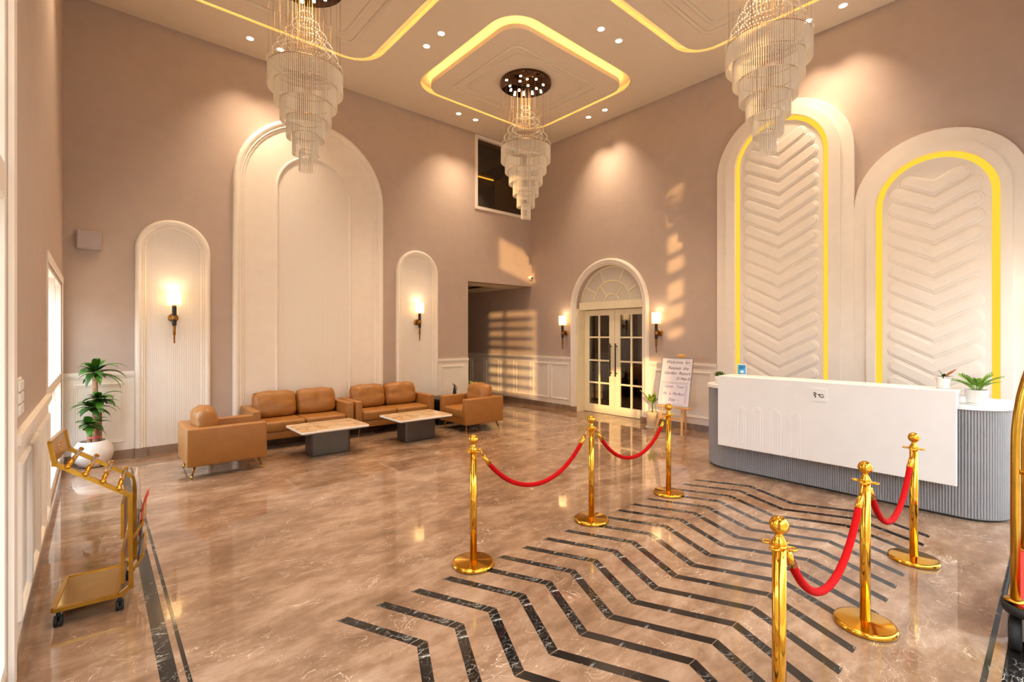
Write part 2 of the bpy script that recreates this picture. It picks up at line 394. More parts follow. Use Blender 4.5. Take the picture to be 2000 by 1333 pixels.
# ceiling with four rounded coffer openings, roof slab above
cof = [(4.12, 7.03, 4.72, 7.40), (0.44, 3.34, 4.72, 7.32), (4.12, 7.03, 0.42, 3.82), (0.44, 3.34, 0.42, 3.82)]
CR = 0.46
ceil = curve_plate('ceiling', [[(XC, YD), (XB, YD), (XB, YA), (XC, YA)]] + [rrect(*c, CR) for c in cof], ZC, ZC + 0.05, FUP, 'ceiling', kind='structure')
MB().box(XC - 0.3, XB + 0.3, YD - 0.3, YA + 0.3, 6.22, 6.34).build('roof_slab', 'ceiling', ceil)
GAP, DROP = 0.165, 0.06
for (x0, x1, y0, y1) in cof:
    p = rrect(x0, x1, y0, y1, CR)
    MB().sweep(p[::-1], [(0.02, ZC + 0.04), (0.05, ZC + 0.04), (0.05, 6.07), (-0.42, 6.07), (-0.42, 6.05), (0.02, 6.05)], FUP, closed=True).build('cove_side', 'white', ceil)
    q = rrect(x0 + GAP, x1 - GAP, y0 + GAP, y1 - GAP, CR - GAP + 0.03)
    pan = MB().prism(q, ZC - DROP, ZC + 0.01, FUP).build('ceiling_panel', 'ceiling', ceil)
    q2 = rrect(x0 + GAP + 0.035, x1 - GAP - 0.035, y0 + GAP + 0.035, y1 - GAP - 0.035, CR - GAP)
    MB().sweep(q2[::-1], [(-0.008, ZC + 0.012), (0.008, ZC + 0.012), (0.008, ZC + 0.026), (-0.008, ZC + 0.026)], FUP, closed=True).build('led_strip', 'led_cove', pan)
    cx, cy = (x0 + x1) / 2, (y0 + y1) / 2
    for (hx, r, dp) in ((0.50, 0.12, 0.022), (0.66, 0.10, 0.014)):
        a, b = (x1 - x0) / 2 - hx - 0.02, (y1 - y0) / 2 - hx - 0.02
        q3 = rrect(cx - a, cx + a, cy - b, cy + b, r, 5)
        z = ZC - DROP
        MB().sweep(q3, [(-0.03, z), (-0.028, z - dp * 0.5), (-0.012, z - dp), (0.012, z - dp), (0.022, z - dp * 0.4), (0.03, z)], FUP, closed=True, smooth=True).build('panel_moulding', 'ceiling', pan)

# wall_back (A): corridor opening and mezzanine window are left open
T = 0.28
OPX, OPZ = 5.93, 2.78
MWX0, MWX1, MWZ0, MWZ1 = 6.14, 7.70, 4.37, 5.90
wa = MB().box(XC - 0.3, OPX, YA, YA + T, 0, 6.25).box(OPX, XB, YA, YA + T, OPZ, MWZ0)
wa.box(OPX, MWX0, YA, YA + T, MWZ0, 6.25).box(MWX1, XB, YA, YA + T, MWZ0, 6.25).box(MWX0, MWX1, YA, YA + T, MWZ1, 6.25)
wall_back = wa.build('wall_back', 'wall', kind='structure')
# wall_right (B), with the arched door opening; it runs on into the corridor
DC, DH, DS = 6.00, 0.83, 2.22
hole = arch_path(DC, DH, 0.0, DS, 24)
outline = [(YD - 0.3, 0), (DC - DH, 0)] + hole[1:-1] + [(DC + DH, 0), (12.6, 0), (12.6, 6.25), (YD - 0.3, 6.25)]
MBw = curve_plate('wall_right', [outline], -0.28, 0.0, FB, 'wall', kind='structure')
wall_right = MBw
# wall_left (C): tall window beside the camera, lower window by the back corner
W1 = (0.55, 3.18); W2 = (5.57, 8.02, 0.16, 2.28)
SPAN = (4.55, 5.08)
wc = MB().box(XC - 0.25, XC, YD - 0.3, W1[0], 0, 6.25).box(XC - 0.25, XC, W1[0], W1[1], 0, 0.10).box(XC - 0.25, XC, W1[0], W1[1], SPAN[0], SPAN[1])
wc.box(XC - 0.25, XC, W1[0], W1[1], 5.90, 6.25).box(XC - 0.25, XC, 1.80, W1[1], SPAN[1], 5.90).box(XC - 0.25, XC, W1[1], W2[0], 0, 6.25)
wc.box(XC - 0.25, XC, W2[0], W2[1], 0, W2[2]).box(XC - 0.25, XC, W2[0], W2[1], W2[3], 6.25).box(XC - 0.25, XC, W2[1], YA + T, 0, 6.25)
wall_left = wc.build('wall_left', 'wall', kind='structure')
# wall_front (D) behind the camera, with one tall slit window
S0, S1, SZ0, SZ1 = 1.80, 2.40, 3.15, 5.90
E0, E1, EZ = 0.0, 7.4, 3.0
wd = MB().box(XC - 0.3, S0, YD - 0.25, YD, EZ, 6.25).box(S1, XB + 0.3, YD - 0.25, YD, EZ, 6.25).box(S0, S1, YD - 0.25, YD, EZ, SZ0).box(S0, S1, YD - 0.25, YD, SZ1, 6.25)
wd.box(XC - 0.3, E0, YD - 0.25, YD, 0, EZ).box(E1, XB + 0.3, YD - 0.25, YD, 0, EZ)
wall_front = wd.build('wall_front', 'wall', kind='structure')
ent = empty('door_2', kind='structure')
for k in range(7):
    x = E0 + (E1 - E0) * k / 6
    MB().box(x - 0.03, x + 0.03, YD - 0.16, YD - 0.09, 0, EZ).build('mullion', 'white', ent)
    if k < 6: MB().box(x + 0.03, E0 + (E1 - E0) * (k + 1) / 6 - 0.03, YD - 0.128, YD - 0.122, 0, EZ).build('pane', 'glass', ent)
# corridor behind the back wall
co = MB().box(5.5, OPX, YA + T, 12.6, 0, 3.2).box(5.5, XB, 12.5, 12.6, 0, 3.2)
co.build('wall_corridor', 'wall', kind='structure')
lp = [[(5.5, YA + T), (XB, YA + T), (XB, 12.6), (5.5, 12.6)], rrect(6.25, 7.35, 9.0, 11.6, 0.05, 2)]
cc = curve_plate('ceiling_corridor', lp, OPZ, OPZ + 0.06, FUP, 'ceiling', kind='structure')
MB().box(5.5, XB, YA + T, 12.6, OPZ + 0.12, OPZ + 0.2).build('ceiling_recess', 'ceiling', cc)

# windows in wall_left
def window(name, y0, y1, z0, z1, muls, rails, glass='glass', th=0.06, x=XC - 0.14, rail_h=0.06):
    root = empty(name, (0, 0, 0), kind='structure')
    fr = MB()
    fr.box(x - 0.04, x + 0.04, y0, y0 + th, z0, z1).box(x - 0.04, x + 0.04, y1 - th, y1, z0, z1)
    fr.box(x - 0.04, x + 0.04, y0 + th, y1 - th, z0, z0 + th).box(x - 0.04, x + 0.04, y0 + th, y1 - th, z1 - th, z1)
    fr.build('window_frame', 'white', root)
    yy = [y0 + th] + list(muls) + [y1 - th]; zz = [z0 + th] + list(rails) + [z1 - th]
    for m_ in muls: MB().box(x - 0.035, x + 0.035, m_ - 0.025, m_ + 0.025, z0 + th, z1 - th).build('mullion', 'white', root)
    for r_ in rails: MB().box(x - 0.045, x + 0.045, y0 + th, y1 - th, r_ - rail_h / 2, r_ + rail_h / 2).build('transom', 'white', root)
    for i in range(len(yy) - 1):
        for j in range(len(zz) - 1):
            MB().box(x - 0.003, x + 0.003, yy[i], yy[i + 1], zz[j], zz[j + 1]).build('pane', glass, root)
    return root
w1 = window('window_1', W1[0], W1[1], 0.10, SPAN[0], (1.86,), (2.335,), rail_h=0.15, x=XC - 0.045)
for k in range(9):
    z = 2.50 + k * 0.235
    MB().bar((XC - 0.34, W1[0], z), (XC - 0.34, W1[1], z + (0.02 if k % 2 else -0.015)), 0.02, 0.15).build('sun_stripe_blade', 'white', w1)  # unseen blades added outside the pane to break the sun patches into stripes
window('window_2', W2[0], W2[1], W2[2], W2[3], (6.95,), (1.14,), rail_h=0.10, x=XC - 0.05, th=0.04)
window('window_4', W1[0], 1.80, SPAN[1], 5.90, (), ())
w5 = empty('window_5', kind='structure')
MB().box(S0, S1, YD - 0.13, YD - 0.12, SZ0, SZ1).build('pane', 'glass', w5)
for k in range(7):
    MB().box(S0, S1, YD - 0.15, YD - 0.10, SZ0 + 0.2 + k * 0.42, SZ0 + 0.2 + k * 0.42 + (0.10 if k % 2 else 0.18)).build('transom', 'white', w5)
# window casings on wall_left
tr = MB()
tr.box(XC, XC + 0.02, W1[1], W1[1] + 0.11, 0, 4.7).box(XC, XC + 0.008, W2[0] - 0.07, W2[0], 0.11, W2[3]).box(XC, XC + 0.012, W2[0] - 0.07, W2[1] + 0.07, W2[3], W2[3] + 0.07).box(XC, XC + 0.008, W2[1], W2[1] + 0.07, 0.11, W2[3])
tr.build('trim_1', 'white', kind='structure')
# mezzanine window: white frame, tinted pane, dim room with a lit soffit behind it
wz = empty('window_3', kind='structure')
fp = rect_cw(MWX0, MWX1, MWZ0, MWZ1)
MB().sweep(fp, [(-0.035, -0.06), (0.03, -0.06), (0.03, 0.02), (-0.035, 0.02)], FA, closed=True).build('window_frame', 'white', wz)
MB().box(MWX0, MWX1, YA + 0.05, YA + 0.056, MWZ0, MWZ1).build('pane', 'dark_glass', wz)
mr = MB().box(4.6, XB, 9.6, 9.7, 3.6, 6.3).box(4.5, 4.6, YA + T, 9.7, 3.6, 6.3).box(4.6, XB, YA + T, 9.6, 3.9, 4.0).box(4.6, XB, YA + T, 9.6, 6.15, 6.3)
mr.build('wall_mezzanine', 'dark_wall', kind='structure')
ms = empty('trim_2', kind='structure')
MB().box(4.6, XB, 8.95, 9.05, 5.98, 6.15).build('ceiling_beam', 'dark_wood', ms)
MB().box(4.6, XB, 9.28, 9.6, 5.60, 5.72).build('soffit', 'dark_wood', ms)
MB().box(4.7, XB - 0.1, 9.52, 9.55, 5.575, 5.598).build('led_strip', emat('mezzanine_led', (255, 176, 60), 3), ms)
cu = MB()
pts = [(5.6 + i * 0.03, 9.565 + 0.018 * math.sin(i * 0.9)) for i in range(46)]
cu.sweep(pts, [(0, 4.0), (0.008, 4.0), (0.008, 5.52), (0, 5.52)], FUP)
cu.build('curtain', 'curtain', ms)
# unseen wall added outside to keep the low sun off the floor
MB().box(-4.2, -4.0, -9.0, 6.5, 0, 3.4).build('wall_sun_blocker', 'paving', kind='structure')
MB().box(-4.2, 12.0, -6.2, -6.0, -0.2, 4.8).build('wall_sun_blocker_front', 'paving', kind='structure')  # unseen, added to stop the sun entering through the entrance glazing
MB().box(XC - 0.25, 20, -40, YD - 0.25, -0.25, -0.15).build('ground_forecourt', 'paving', kind='structure')
MB().box(-1.0, -0.8, 2.05, 2.62, -0.15, 6.3).build('pier_sun_blocker', 'paving', kind='structure')  # unseen, added to shade the far part of the tall window
MB().box(-40, XC - 0.25, -40, 60, -0.25, -0.15).build('ground', 'paving', kind='structure')

# ------------------------------------------------------------------ skirting and wainscot
BH = 0.115
def skirting(name, segs):
    r = MB()
    for s in segs: r.box(*s)
    return r.build(name, 'base_marble', kind='structure')
skirting('baseboard_back', [(XC, 0.40, YA - 0.02, YA, 0, BH), (1.29, 1.55, YA - 0.02, YA, 0, BH), (4.01, 4.26, YA - 0.02, YA, 0, BH), (5.18, OPX, YA - 0.02, YA, 0, BH), (0.53, 1.16, YA - 0.02, YA, 0, BH), (4.40, 5.04, YA - 0.02, YA, 0, BH), (1.72, 3.84, YA - 0.02, YA, 0, BH)])
skirting('baseboard_right', [(XB - 0.02, XB, 6.97, 12.5, 0, BH), (XB - 0.02, XB, 3.05, 5.03, 0, BH)])
skirting('baseboard_left', [(XC, XC + 0.02, W1[1] + 0.1, YA - 0.02, 0, BH)])
def wainscot(name, F, u0, u1, panels, top=1.16):
    root = empty(name, kind='structure')
    MB().prism([(u0, BH), (u1, BH), (u1, top), (u0, top)], 0, 0.012, F).build('backing_panel', 'white', root)
    cp = MB(); cp.prism([(u0, top - 0.045), (u1, top - 0.045), (u1, top), (u0, top)], 0.012, 0.034, F)
    cp.prism([(u0, top - 0.075), (u1, top - 0.075), (u1, top - 0.045), (u0, top - 0.045)], 0.012, 0.022, F).build('cap_rail', 'white', root)
    for (a, b) in panels:
        MB().sweep(rect_cw(a, b, 0.235, top - 0.16), [(-0.026, 0.012), (-0.022, 0.022), (-0.01, 0.019), (0.0, 0.030), (0.012, 0.026), (0.016, 0.012)], F, closed=True).build('panel_moulding', 'white', root)
    return root
wainscot('trim_3', FA, XC, 0.405, [(-0.19, 0.29)])
wainscot('trim_4', FA, 5.17, OPX, [(5.29, 5.80)])
wainscot('trim_5', FB, 6.97, 12.5, [(7.055 + 0.596 * k, 7.055 + 0.596 * k + 0.50) for k in range(9)])
wainscot('trim_6', FB, 3.75, 5.04, [(3.86, 4.30), (4.42, 4.92)])
wainscot('trim_7', FC, W1[1] + 0.11, W2[0] - 0.07, [(3.42, 3.86), (3.98, 4.38), (4.50, 4.90), (5.02, 5.42)])

# ================================================================== ARCHED PANELS
def mould(wd, h):      # classical moulding profile, from inner edge 0 to outer edge wd
    return [(0, 0), (0.0, h * 0.35), (wd * 0.12, h * 0.55), (wd * 0.22, h * 0.45), (wd * 0.30, h * 0.75), (wd * 0.42, h * 0.70), (wd * 0.5, h * 0.85),
            (wd * 0.66, h), (wd * 0.82, h * 0.95), (wd * 0.94, h * 0.75), (wd, h * 0.3), (wd, 0)]
def solid_arch(mb, c, half, z0, spring, w0, w1, F, n=24):
    return mb.prism(arch_path(c, half, z0, spring, n), w0, w1, F)
def arched_panel(c, half, spring, mw, label):
    root = empty('arched_wall_panel', FA(c, 0, 0), label=label, cat='wall panel', group='arched panels on the sofa wall')
    F = lambda u, v, w: (u, -w, v)
    MB().sweep(arch_path(0, half - mw, BH, spring), mould(mw, 0.065), F).build('arch_moulding', 'white', root)
    for s in (-1, 1):
        MB().prism([(s * (half + 0.005), 0), (s * (half - mw - 0.008), 0), (s * (half - mw - 0.008), BH + 0.005), (s * (half + 0.005), BH + 0.005)], 0, 0.075, F).build('plinth_block', 'base_marble', root)
    return root, F
r1, F = arched_panel(0.843, 0.435, 2.82, 0.12, 'small white arched fluted wall panel nearest the corner dracaena')
solid_arch(MB(), 0, 0.32, BH, 2.82, 0, 0.012, F).build('fluted_panel', 'flute', r1)
r2, F = arched_panel(4.715, 0.455, 2.82, 0.125, 'small white arched fluted wall panel right of the tall arch')
solid_arch(MB(), 0, 0.335, BH, 2.82, 0, 0.012, F).build('fluted_panel', 'flute', r2)
r3, F = arched_panel(2.78, 1.215, 3.985, 0.165, 'tall white double arched wall panel behind the sofas')
MB().sweep(arch_path(0, 0.60, BH, 3.99), [(0, 0), (0, 0.02), (0.455, 0.02), (0.455, 0)], F).build('flat_band', 'white', r3)
MB().sweep(arch_path(0, 0.575, BH, 3.99), [(0, 0), (0.0, 0.022), (0.01, 0.034), (0.024, 0.036), (0.036, 0.030), (0.044, 0.02), (0.044, 0)], F).build('inner_moulding', 'white', r3)
solid_arch(MB(), 0, 0.585, BH, 3.99, 0, 0.010, F).build('fluted_panel', 'flute', r3)

def chevron_outline(L, slope, r, lower=0.0, n=6):
    """rounded V bar: arms rise from (0,0) to (+-L, slope L)"""
    a = math.atan(slope); ca, sa = math.cos(a), math.sin(a)
    pts = []
    m = r / ca
    # lower edge right arm, right cap, upper edge, left cap
    pts.append((0, -m))
    for k in range(n + 1):
        t = a - PI / 2 + PI * k / n; pts.append((L + r * math.cos(t), slope * L + r * math.sin(t)))
    pts.append((0, m))
    for k in range(n + 1):
        t = PI / 2 - a + PI * k / n; pts.append((-L + r * math.cos(t), slope * L + r * math.sin(t)))
    return pts
def led_arch(c, half_o, spring_o, half_s, half_l, half_p, spring_p, label):
    root = empty('backlit_arch_panel', FB(c, 0, 0), label=label, cat='wall panel', group='backlit arch panels behind the reception')
    F = lambda u, v, w: (-w, u, v)
    def ring(hi, ho, spi, spo, w0, w1):
        # band between two arches with the same number of points
        a = arch_path(0, hi, 0.0, spi); b = arch_path(0, ho, 0.0, spo); n = len(a)
        vs = [F(u, v, w0) for u, v in a] + [F(u, v, w0) for u, v in b] + [F(u, v, w1) for u, v in a] + [F(u, v, w1) for u, v in b]
        fs = []
        for i in range(n - 1):
            fs += [(i, i + 1, n + i + 1, n + i), (2 * n + i, 3 * n + i, 3 * n + i + 1, 2 * n + i + 1), (i, 2 * n + i, 2 * n + i + 1, i + 1), (n + i, n + i + 1, 3 * n + i + 1, 3 * n + i)]
        fs += [(0, n, 3 * n, 2 * n), (n - 1, 3 * n - 1, 4 * n - 1, 2 * n - 1)]
        return MB().add(vs, fs)
    ring(half_l, half_o, spring_p, spring_o, 0, 0.07).build('outer_frame', 'white', root)
    ring(half_l, half_s, spring_p, (spring_o + spring_p) / 2, 0.07, 0.10).build('inner_frame', 'white', root)
    ring(half_p - 0.002, half_l + 0.002, spring_p, spring_p, 0.0, 0.035).build('led_strip', 'led_arch', root)
    pan = solid_arch(MB(), 0, half_p, 0.0, spring_p, 0, 0.062, F).build('relief_panel', 'white', root)
    z = 0.85; pitch = 0.199; slope = 0.55
    k = 0
    while True:
        zz = z + k * pitch; k += 1
        L = half_p - 0.135
        # keep bar ends inside the arch
        while L > 0.05 and zz + slope * L + 0.09 > spring_p and math.hypot(L + 0.03, zz + slope * L + 0.05 - spring_p) > half_p - 0.07: L -= 0.01
        if L < 0.12: break
        b = MB()
        for (ra, wa_, rb, wb_) in ((0.086, 0.060, 0.074, 0.074), (0.056, 0.074, 0.051, 0.086)):
            A_ = [(u, v + zz) for u, v in chevron_outline(L, slope, ra)]; B_ = [(u, v + zz) for u, v in chevron_outline(L, slope, rb)]; n_ = len(A_)
            b.add([F(u, v, wa_) for u, v in A_] + [F(u, v, wb_) for u, v in B_], [(i, (i + 1) % n_, n_ + (i + 1) % n_, n_ + i) for i in range(n_)] + [tuple(range(n_, 2 * n_))])
        b.build('chevron_relief', 'white', pan)
    # crown segment above the last chevron
    zt = zz + 0.03; q = []
    for j in range(13):
        t = math.radians(40 + 100 * j / 12); q.append(((half_p - 0.09) * math.cos(t), spring_p + (half_p - 0.09) * math.sin(t)))
    q.append((0, q[0][1] - 0.20))
    if zt < spring_p + half_p - 0.25: MB().prism(q, 0.060, 0.068, F).build('crown_relief', 'white', pan)
    return root
led_arch(2.78, 0.94, 4.19, 0.79, 0.645, 0.575, 4.255, 'taller arched relief panel with glowing edge behind the reception counter')
led_arch(1.03, 0.809, 3.33, 0.67, 0.575, 0.502, 3.295, 'shorter arched relief panel with glowing edge at the right of the picture')

# ================================================================== DOUBLE DOOR
d1 = empty('door_1', kind='structure')
MB().sweep(arch_path(DC, DH - 0.005, BH, DS), mould(0.135, 0.07), FB).build('door_casing', 'white', d1)
for s in (-1, 1):
    y0 = DC + s * (DH - 0.01); y1 = DC + s * (DH + 0.14)
    MB().prism([(y0, 0), (y1, 0), (y1, BH), (y0, BH)], 0, 0.08, FB).build('plinth_block', 'base_marble', d1)
fr = MB()
for s in (-1, 1):
    y0, y1 = sorted((DC + s * (DH + 0.002), DC + s * (DH - 0.03)))
    fr.box(XB + 0.005, XB + 0.30, y0, y1, 0, 2.20)
fr.box(XB + 0.06, XB + 0.29, DC - DH + 0.03, DC + DH - 0.03, 2.175, 2.33)
fr.build('door_frame', 'cream', d1)
FD = lambda u, v, w: (XB + 0.15 - w, u, v)
fan = MB().prism([(DC + x, z) for x, z in [(-DH + 0.0, 2.33)] + [(DH * math.cos(PI - PI * k / 24), DS + DH * math.sin(PI - PI * k / 24)) for k in range(2, 23)] + [(DH, 2.33)]], -0.01, 0.0, FD)
fan.build('fanlight_pane', 'frost', d1)
zb = 2.30
MB().sweep([(DC + (DH - 0.02) * math.cos(PI - PI * k / 24), DS + (DH - 0.02) * math.sin(PI - PI * k / 24)) for k in range(25)], [(-0.02, 0), (0.02, 0), (0.02, 0.03), (-0.02, 0.03)], FD).build('fanlight_rim', 'cream', d1)
for r_ in (0.185, 0.46):
    MB().sweep([(DC + r_ * math.cos(PI - PI * k / 16), zb + r_ * 0.98 * math.sin(PI - PI * k / 16)) for k in range(17)], [(-0.013, 0), (0.013, 0), (0.013, 0.018), (-0.013, 0.018)], FD).build('fanlight_arc', 'cream', d1)
for (r0, r1_, ang) in ((0.46, 0.76, 28), (0.46, 0.76, 66), (0.46, 0.76, 114), (0.46, 0.76, 152), (0.185, 0.46, 50), (0.185, 0.46, 130)):
    a = math.radians(ang)
    MB().sweep([(DC + r0 * math.cos(a), zb + r0 * math.sin(a)), (DC + r1_ * math.cos(a), zb + r1_ * math.sin(a))], [(-0.013, 0), (0.013, 0), (0.013, 0.018), (-0.013, 0.018)], FD).build('fanlight_bar', 'cream', d1)
XL = XB + 0.23       # leaf face
def door_leaf(ya, yb, hy):
    cols = [0.135, 0.27, 0.03, 0.27, 0.0]
    y0, y1 = min(ya, yb), max(ya, yb); wdt = y1 - y0
    m_ = MB(); rail = [0.008, 0.18, 0.62, 0.654, 1.09, 1.124, 1.578, 1.61, 2.05, 2.165]
    gl0, gl1 = y0 + 0.135, y1 - 0.135; mid = (gl0 + gl1) / 2
    x0, x1 = XL, XL + 0.045
    m_.box(x0, x1, y0 + 0.003, gl0, rail[0], rail[9]).box(x0, x1, gl1, y1 - 0.003, rail[0], rail[9])
    m_.box(x0, x1, gl0, gl1, rail[0], rail[1]).box(x0, x1, gl0, gl1, rail[8], rail[9])
    leaf = m_.build('door_leaf', 'cream', d1)
    MB().box(x0 + 0.004, x1 - 0.004, mid - 0.019, mid + 0.019, rail[1], rail[8]).build('muntin', 'cream', leaf)
    for i in (2, 4, 6): MB().box(x0 + 0.006, x1 - 0.006, gl0, gl1, rail[i], rail[i + 1]).build('muntin', 'cream', leaf)
    for (a, b) in ((gl0, mid - 0.019), (mid + 0.019, gl1)):
        for i in (1, 3, 5, 7): MB().box(x0 + 0.02, x0 + 0.026, a, b, rail[i], rail[i + 1]).build('pane', 'door_glass', leaf)
    h = MB().tube([(x0 - 0.055, hy, 0.80), (x0 - 0.055, hy, 1.47)], 0.013)
    for zz in (0.86, 1.41): h.tube([(x0 - 0.055, hy, zz), (x0 + 0.005, hy, zz)], 0.011)
    h.build('pull_handle', 'black', leaf)
door_leaf(DC + 0.001, DC + DH - 0.03, DC + 0.075)
door_leaf(DC - DH + 0.03, DC - 0.001, DC - 0.06)
# dim dining room seen through the panes
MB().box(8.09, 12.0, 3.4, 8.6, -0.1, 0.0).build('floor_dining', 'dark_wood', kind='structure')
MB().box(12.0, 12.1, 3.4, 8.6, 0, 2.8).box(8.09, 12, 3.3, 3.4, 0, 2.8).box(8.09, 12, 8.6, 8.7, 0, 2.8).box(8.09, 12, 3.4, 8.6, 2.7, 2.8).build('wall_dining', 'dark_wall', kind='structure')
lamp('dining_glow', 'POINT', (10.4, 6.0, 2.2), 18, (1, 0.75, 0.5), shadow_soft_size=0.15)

# ================================================================== LIGHTS
WARM = (1.0, 0.76, 0.50)
def downlight(x, y, label=None, seen=True):
    root = empty('recessed_downlight', (x, y, ZC), label=label, cat='ceiling light', group='recessed downlights in the ceiling')
    MB().lathe([(0.042, 0.0), (0.056, -0.006), (0.062, -0.004), (0.064, 0.0)], n=20, cap=False).build('trim_ring', 'white', root)
    MB().lathe([(0.046, 0.0), (0.046, -0.003)], n=20).build('lens', 'down', root)
    lamp('downlight_beam', 'SPOT', (0, 0, -0.02), DOWN_W, WARM, root, spot_size=math.radians(86), spot_blend=0.9, shadow_soft_size=0.05)
DOWN_W = 135
for (x, y) in ((0.10, 6.15), (0.10, 5.745), (0.10, 2.285), (0.10, 1.88), (1.70, 4.26), (2.11, 4.26), (3.73, 1.9), (3.73, 2.3), (1.7, 0.0), (2.11, 0.0), (5.37, 0.0), (5.78, 0.0)):
    q = MB().lathe([(0.046, 0.0), (0.046, -0.003)], n=20).build('downlight_lens', 'down', ceil); q.location = (x, y, ZC)
    lamp('downlight_beam', 'SPOT', (0, 0, -0.02), DOWN_W * 0.7, WARM, q, spot_size=math.radians(86), spot_blend=0.9, shadow_soft_size=0.05)
for (x, y, lb) in (
    (1.70, 7.74, 'lit ceiling downlight left of the left chandelier, nearest the left wall'),
    (2.11, 7.74, 'lit ceiling downlight seen just through the left chandelier beads'),
    (3.73, 5.82, 'upper lit downlight of the pair left of the central ceiling coffer'),
    (3.73, 6.22, 'lower lit downlight of the pair left of the central ceiling coffer'),
    (5.37, 4.26, 'upper lit downlight of the pair right of the central ceiling coffer'),
    (5.78, 4.26, 'lower lit downlight of the pair right of the central ceiling coffer'),
    (5.34, 7.71, 'left lit downlight of the pair above the sofa wall right end'),
    (5.745, 7.71, 'lit downlight just left of the upstairs window'),
    (7.36, 6.15, 'lit downlight of the pair over the double door, nearer the room corner'),
    (7.36, 5.745, 'lit downlight of the pair over the double door, farther from the corner'),
    (7.37, 2.285, 'lit ceiling downlight at the edge of the right chandelier'),
    (7.37, 1.88, 'rightmost lit ceiling downlight near the top edge of the picture')):
    downlight(x, y, lb)

# crystal chandelier
def make_chandelier():
    root = empty('crystal_chandelier', (0, 0, 0), cat='chandelier', group='tiered crystal chandeliers', label='x')
    Z = lambda z: z - ZC            # heights measured in the room, stored from the ceiling
    zc = Z(5.835)
    MB().lathe([(0.425, zc + 0.055), (0.43, zc + 0.05), (0.43, zc + 0.005), (0.424, zc)], n=48).build('canopy', 'chrome', root)
    rnd = random.Random(3); sp = []
    while len(sp) < 15:
        r, a = 0.37 * math.sqrt(rnd.random()), rnd.random() * 2 * PI; p = (r * math.cos(a), r * math.sin(a))
        if all(math.hypot(p[0] - q[0], p[1] - q[1]) > 0.13 for q in sp): sp.append(p)
    for p in sp: MB().lathe([(0.020, 0.0), (0.020, -0.012), (0.012, -0.016)], (p[0], p[1], zc), n=10).build('bulb', 'bulb', root)
    radii = [0.412, 0.345, 0.280, 0.212, 0.147, 0.076]
    tops = [Z(4.78), Z(4.60), Z(4.405), Z(4.21), Z(4.02), Z(3.83)]
    wires = MB()
    for i, r in enumerate(radii):
        zt, zb_ = tops[i], tops[i] - 0.235
        n = int(2 * PI * r / 0.0215); t = MB()
        for k in range(n):
            a = 2 * PI * k / n; x, y = r * math.cos(a), r * math.sin(a); dz = 0.0
            vs = []; q = 0.0056
            for zz in (zt, zb_):
                for j in range(5): vs.append((x + q * math.cos(1.2566 * j + a), y + q * math.sin(1.2566 * j + a), zz))
            t.add(vs, [(j, (j + 1) % 5, 5 + (j + 1) % 5, 5 + j) for j in range(5)] + [(5, 6, 7, 8, 9)])
        tier = t.build('crystal_tier', 'crystal', root, kind='stuff')
        MB().tube([(r * math.cos(2 * PI * k / 40), r * math.sin(2 * PI * k / 40), zt) for k in range(40)], 0.005, 5, closed=True).build('tier_ring', 'bronze', tier)
        for k in range(8):
            a = 2 * PI * k / 8 + i * 0.3
            wires.tube([(r * math.cos(a), r * math.sin(a), zt), (r * math.cos(a), r * math.sin(a), zc)], 0.0014, 3)
    wires.build('suspension_wires', 'bronze', root, kind='stuff')
    # bead garlands: circles of beads stepping up to a small top ring, with smaller rings nested inside
    levels = [(0.415, 4.83), (0.36, 4.955), (0.30, 5.08), (0.228, 5.21), (0.152, 5.335), (0.076, 5.46)]
    for i, (r, z) in enumerate(levels):
        rr = r; d = 0
        while rr > 0.06 and d < 2:
            t = MB(); n = max(10, int(2 * PI * rr / 0.032)); zz = Z(z) + d * 0.012
            for k in range(n):
                a = 2 * PI * k / n; x, y = rr * math.cos(a), rr * math.sin(a); q = 0.0105
                t.add([(x + q, y, zz), (x, y + q, zz), (x - q, y, zz), (x, y - q, zz), (x, y, zz + q), (x, y, zz - q)],
                      [(0, 1, 4), (1, 2, 4), (2, 3, 4), (3, 0, 4), (1, 0, 5), (2, 1, 5), (3, 2, 5), (0, 3, 5)])
            t.build('bead_ring', 'bead', root, kind='stuff')
            rr -= 0.075; d += 1
    lamp('chandelier_glow', 'SPOT', (0, 0, zc - 0.03), 130, (1, 0.76, 0.50), root, spot_size=math.radians(120), spot_blend=0.8, shadow_soft_size=0.2)
    return root
ch = make_chandelier()
def set_kids_lights(r): pass
ch.location = (5.46, 5.92, ZC); ch['label'] = 'tiered crystal chandelier in the middle, hanging before the upstairs window'
for (x, y, lb) in ((1.90, 5.92, 'tiered crystal chandelier on the left, hanging before the tall arched panel'),
                   (5.46, 2.08, 'tiered crystal chandelier on the right, hanging over the reception counter')):
    c = copy_tree(ch); c.location = (x, y, ZC); c['label'] = lb

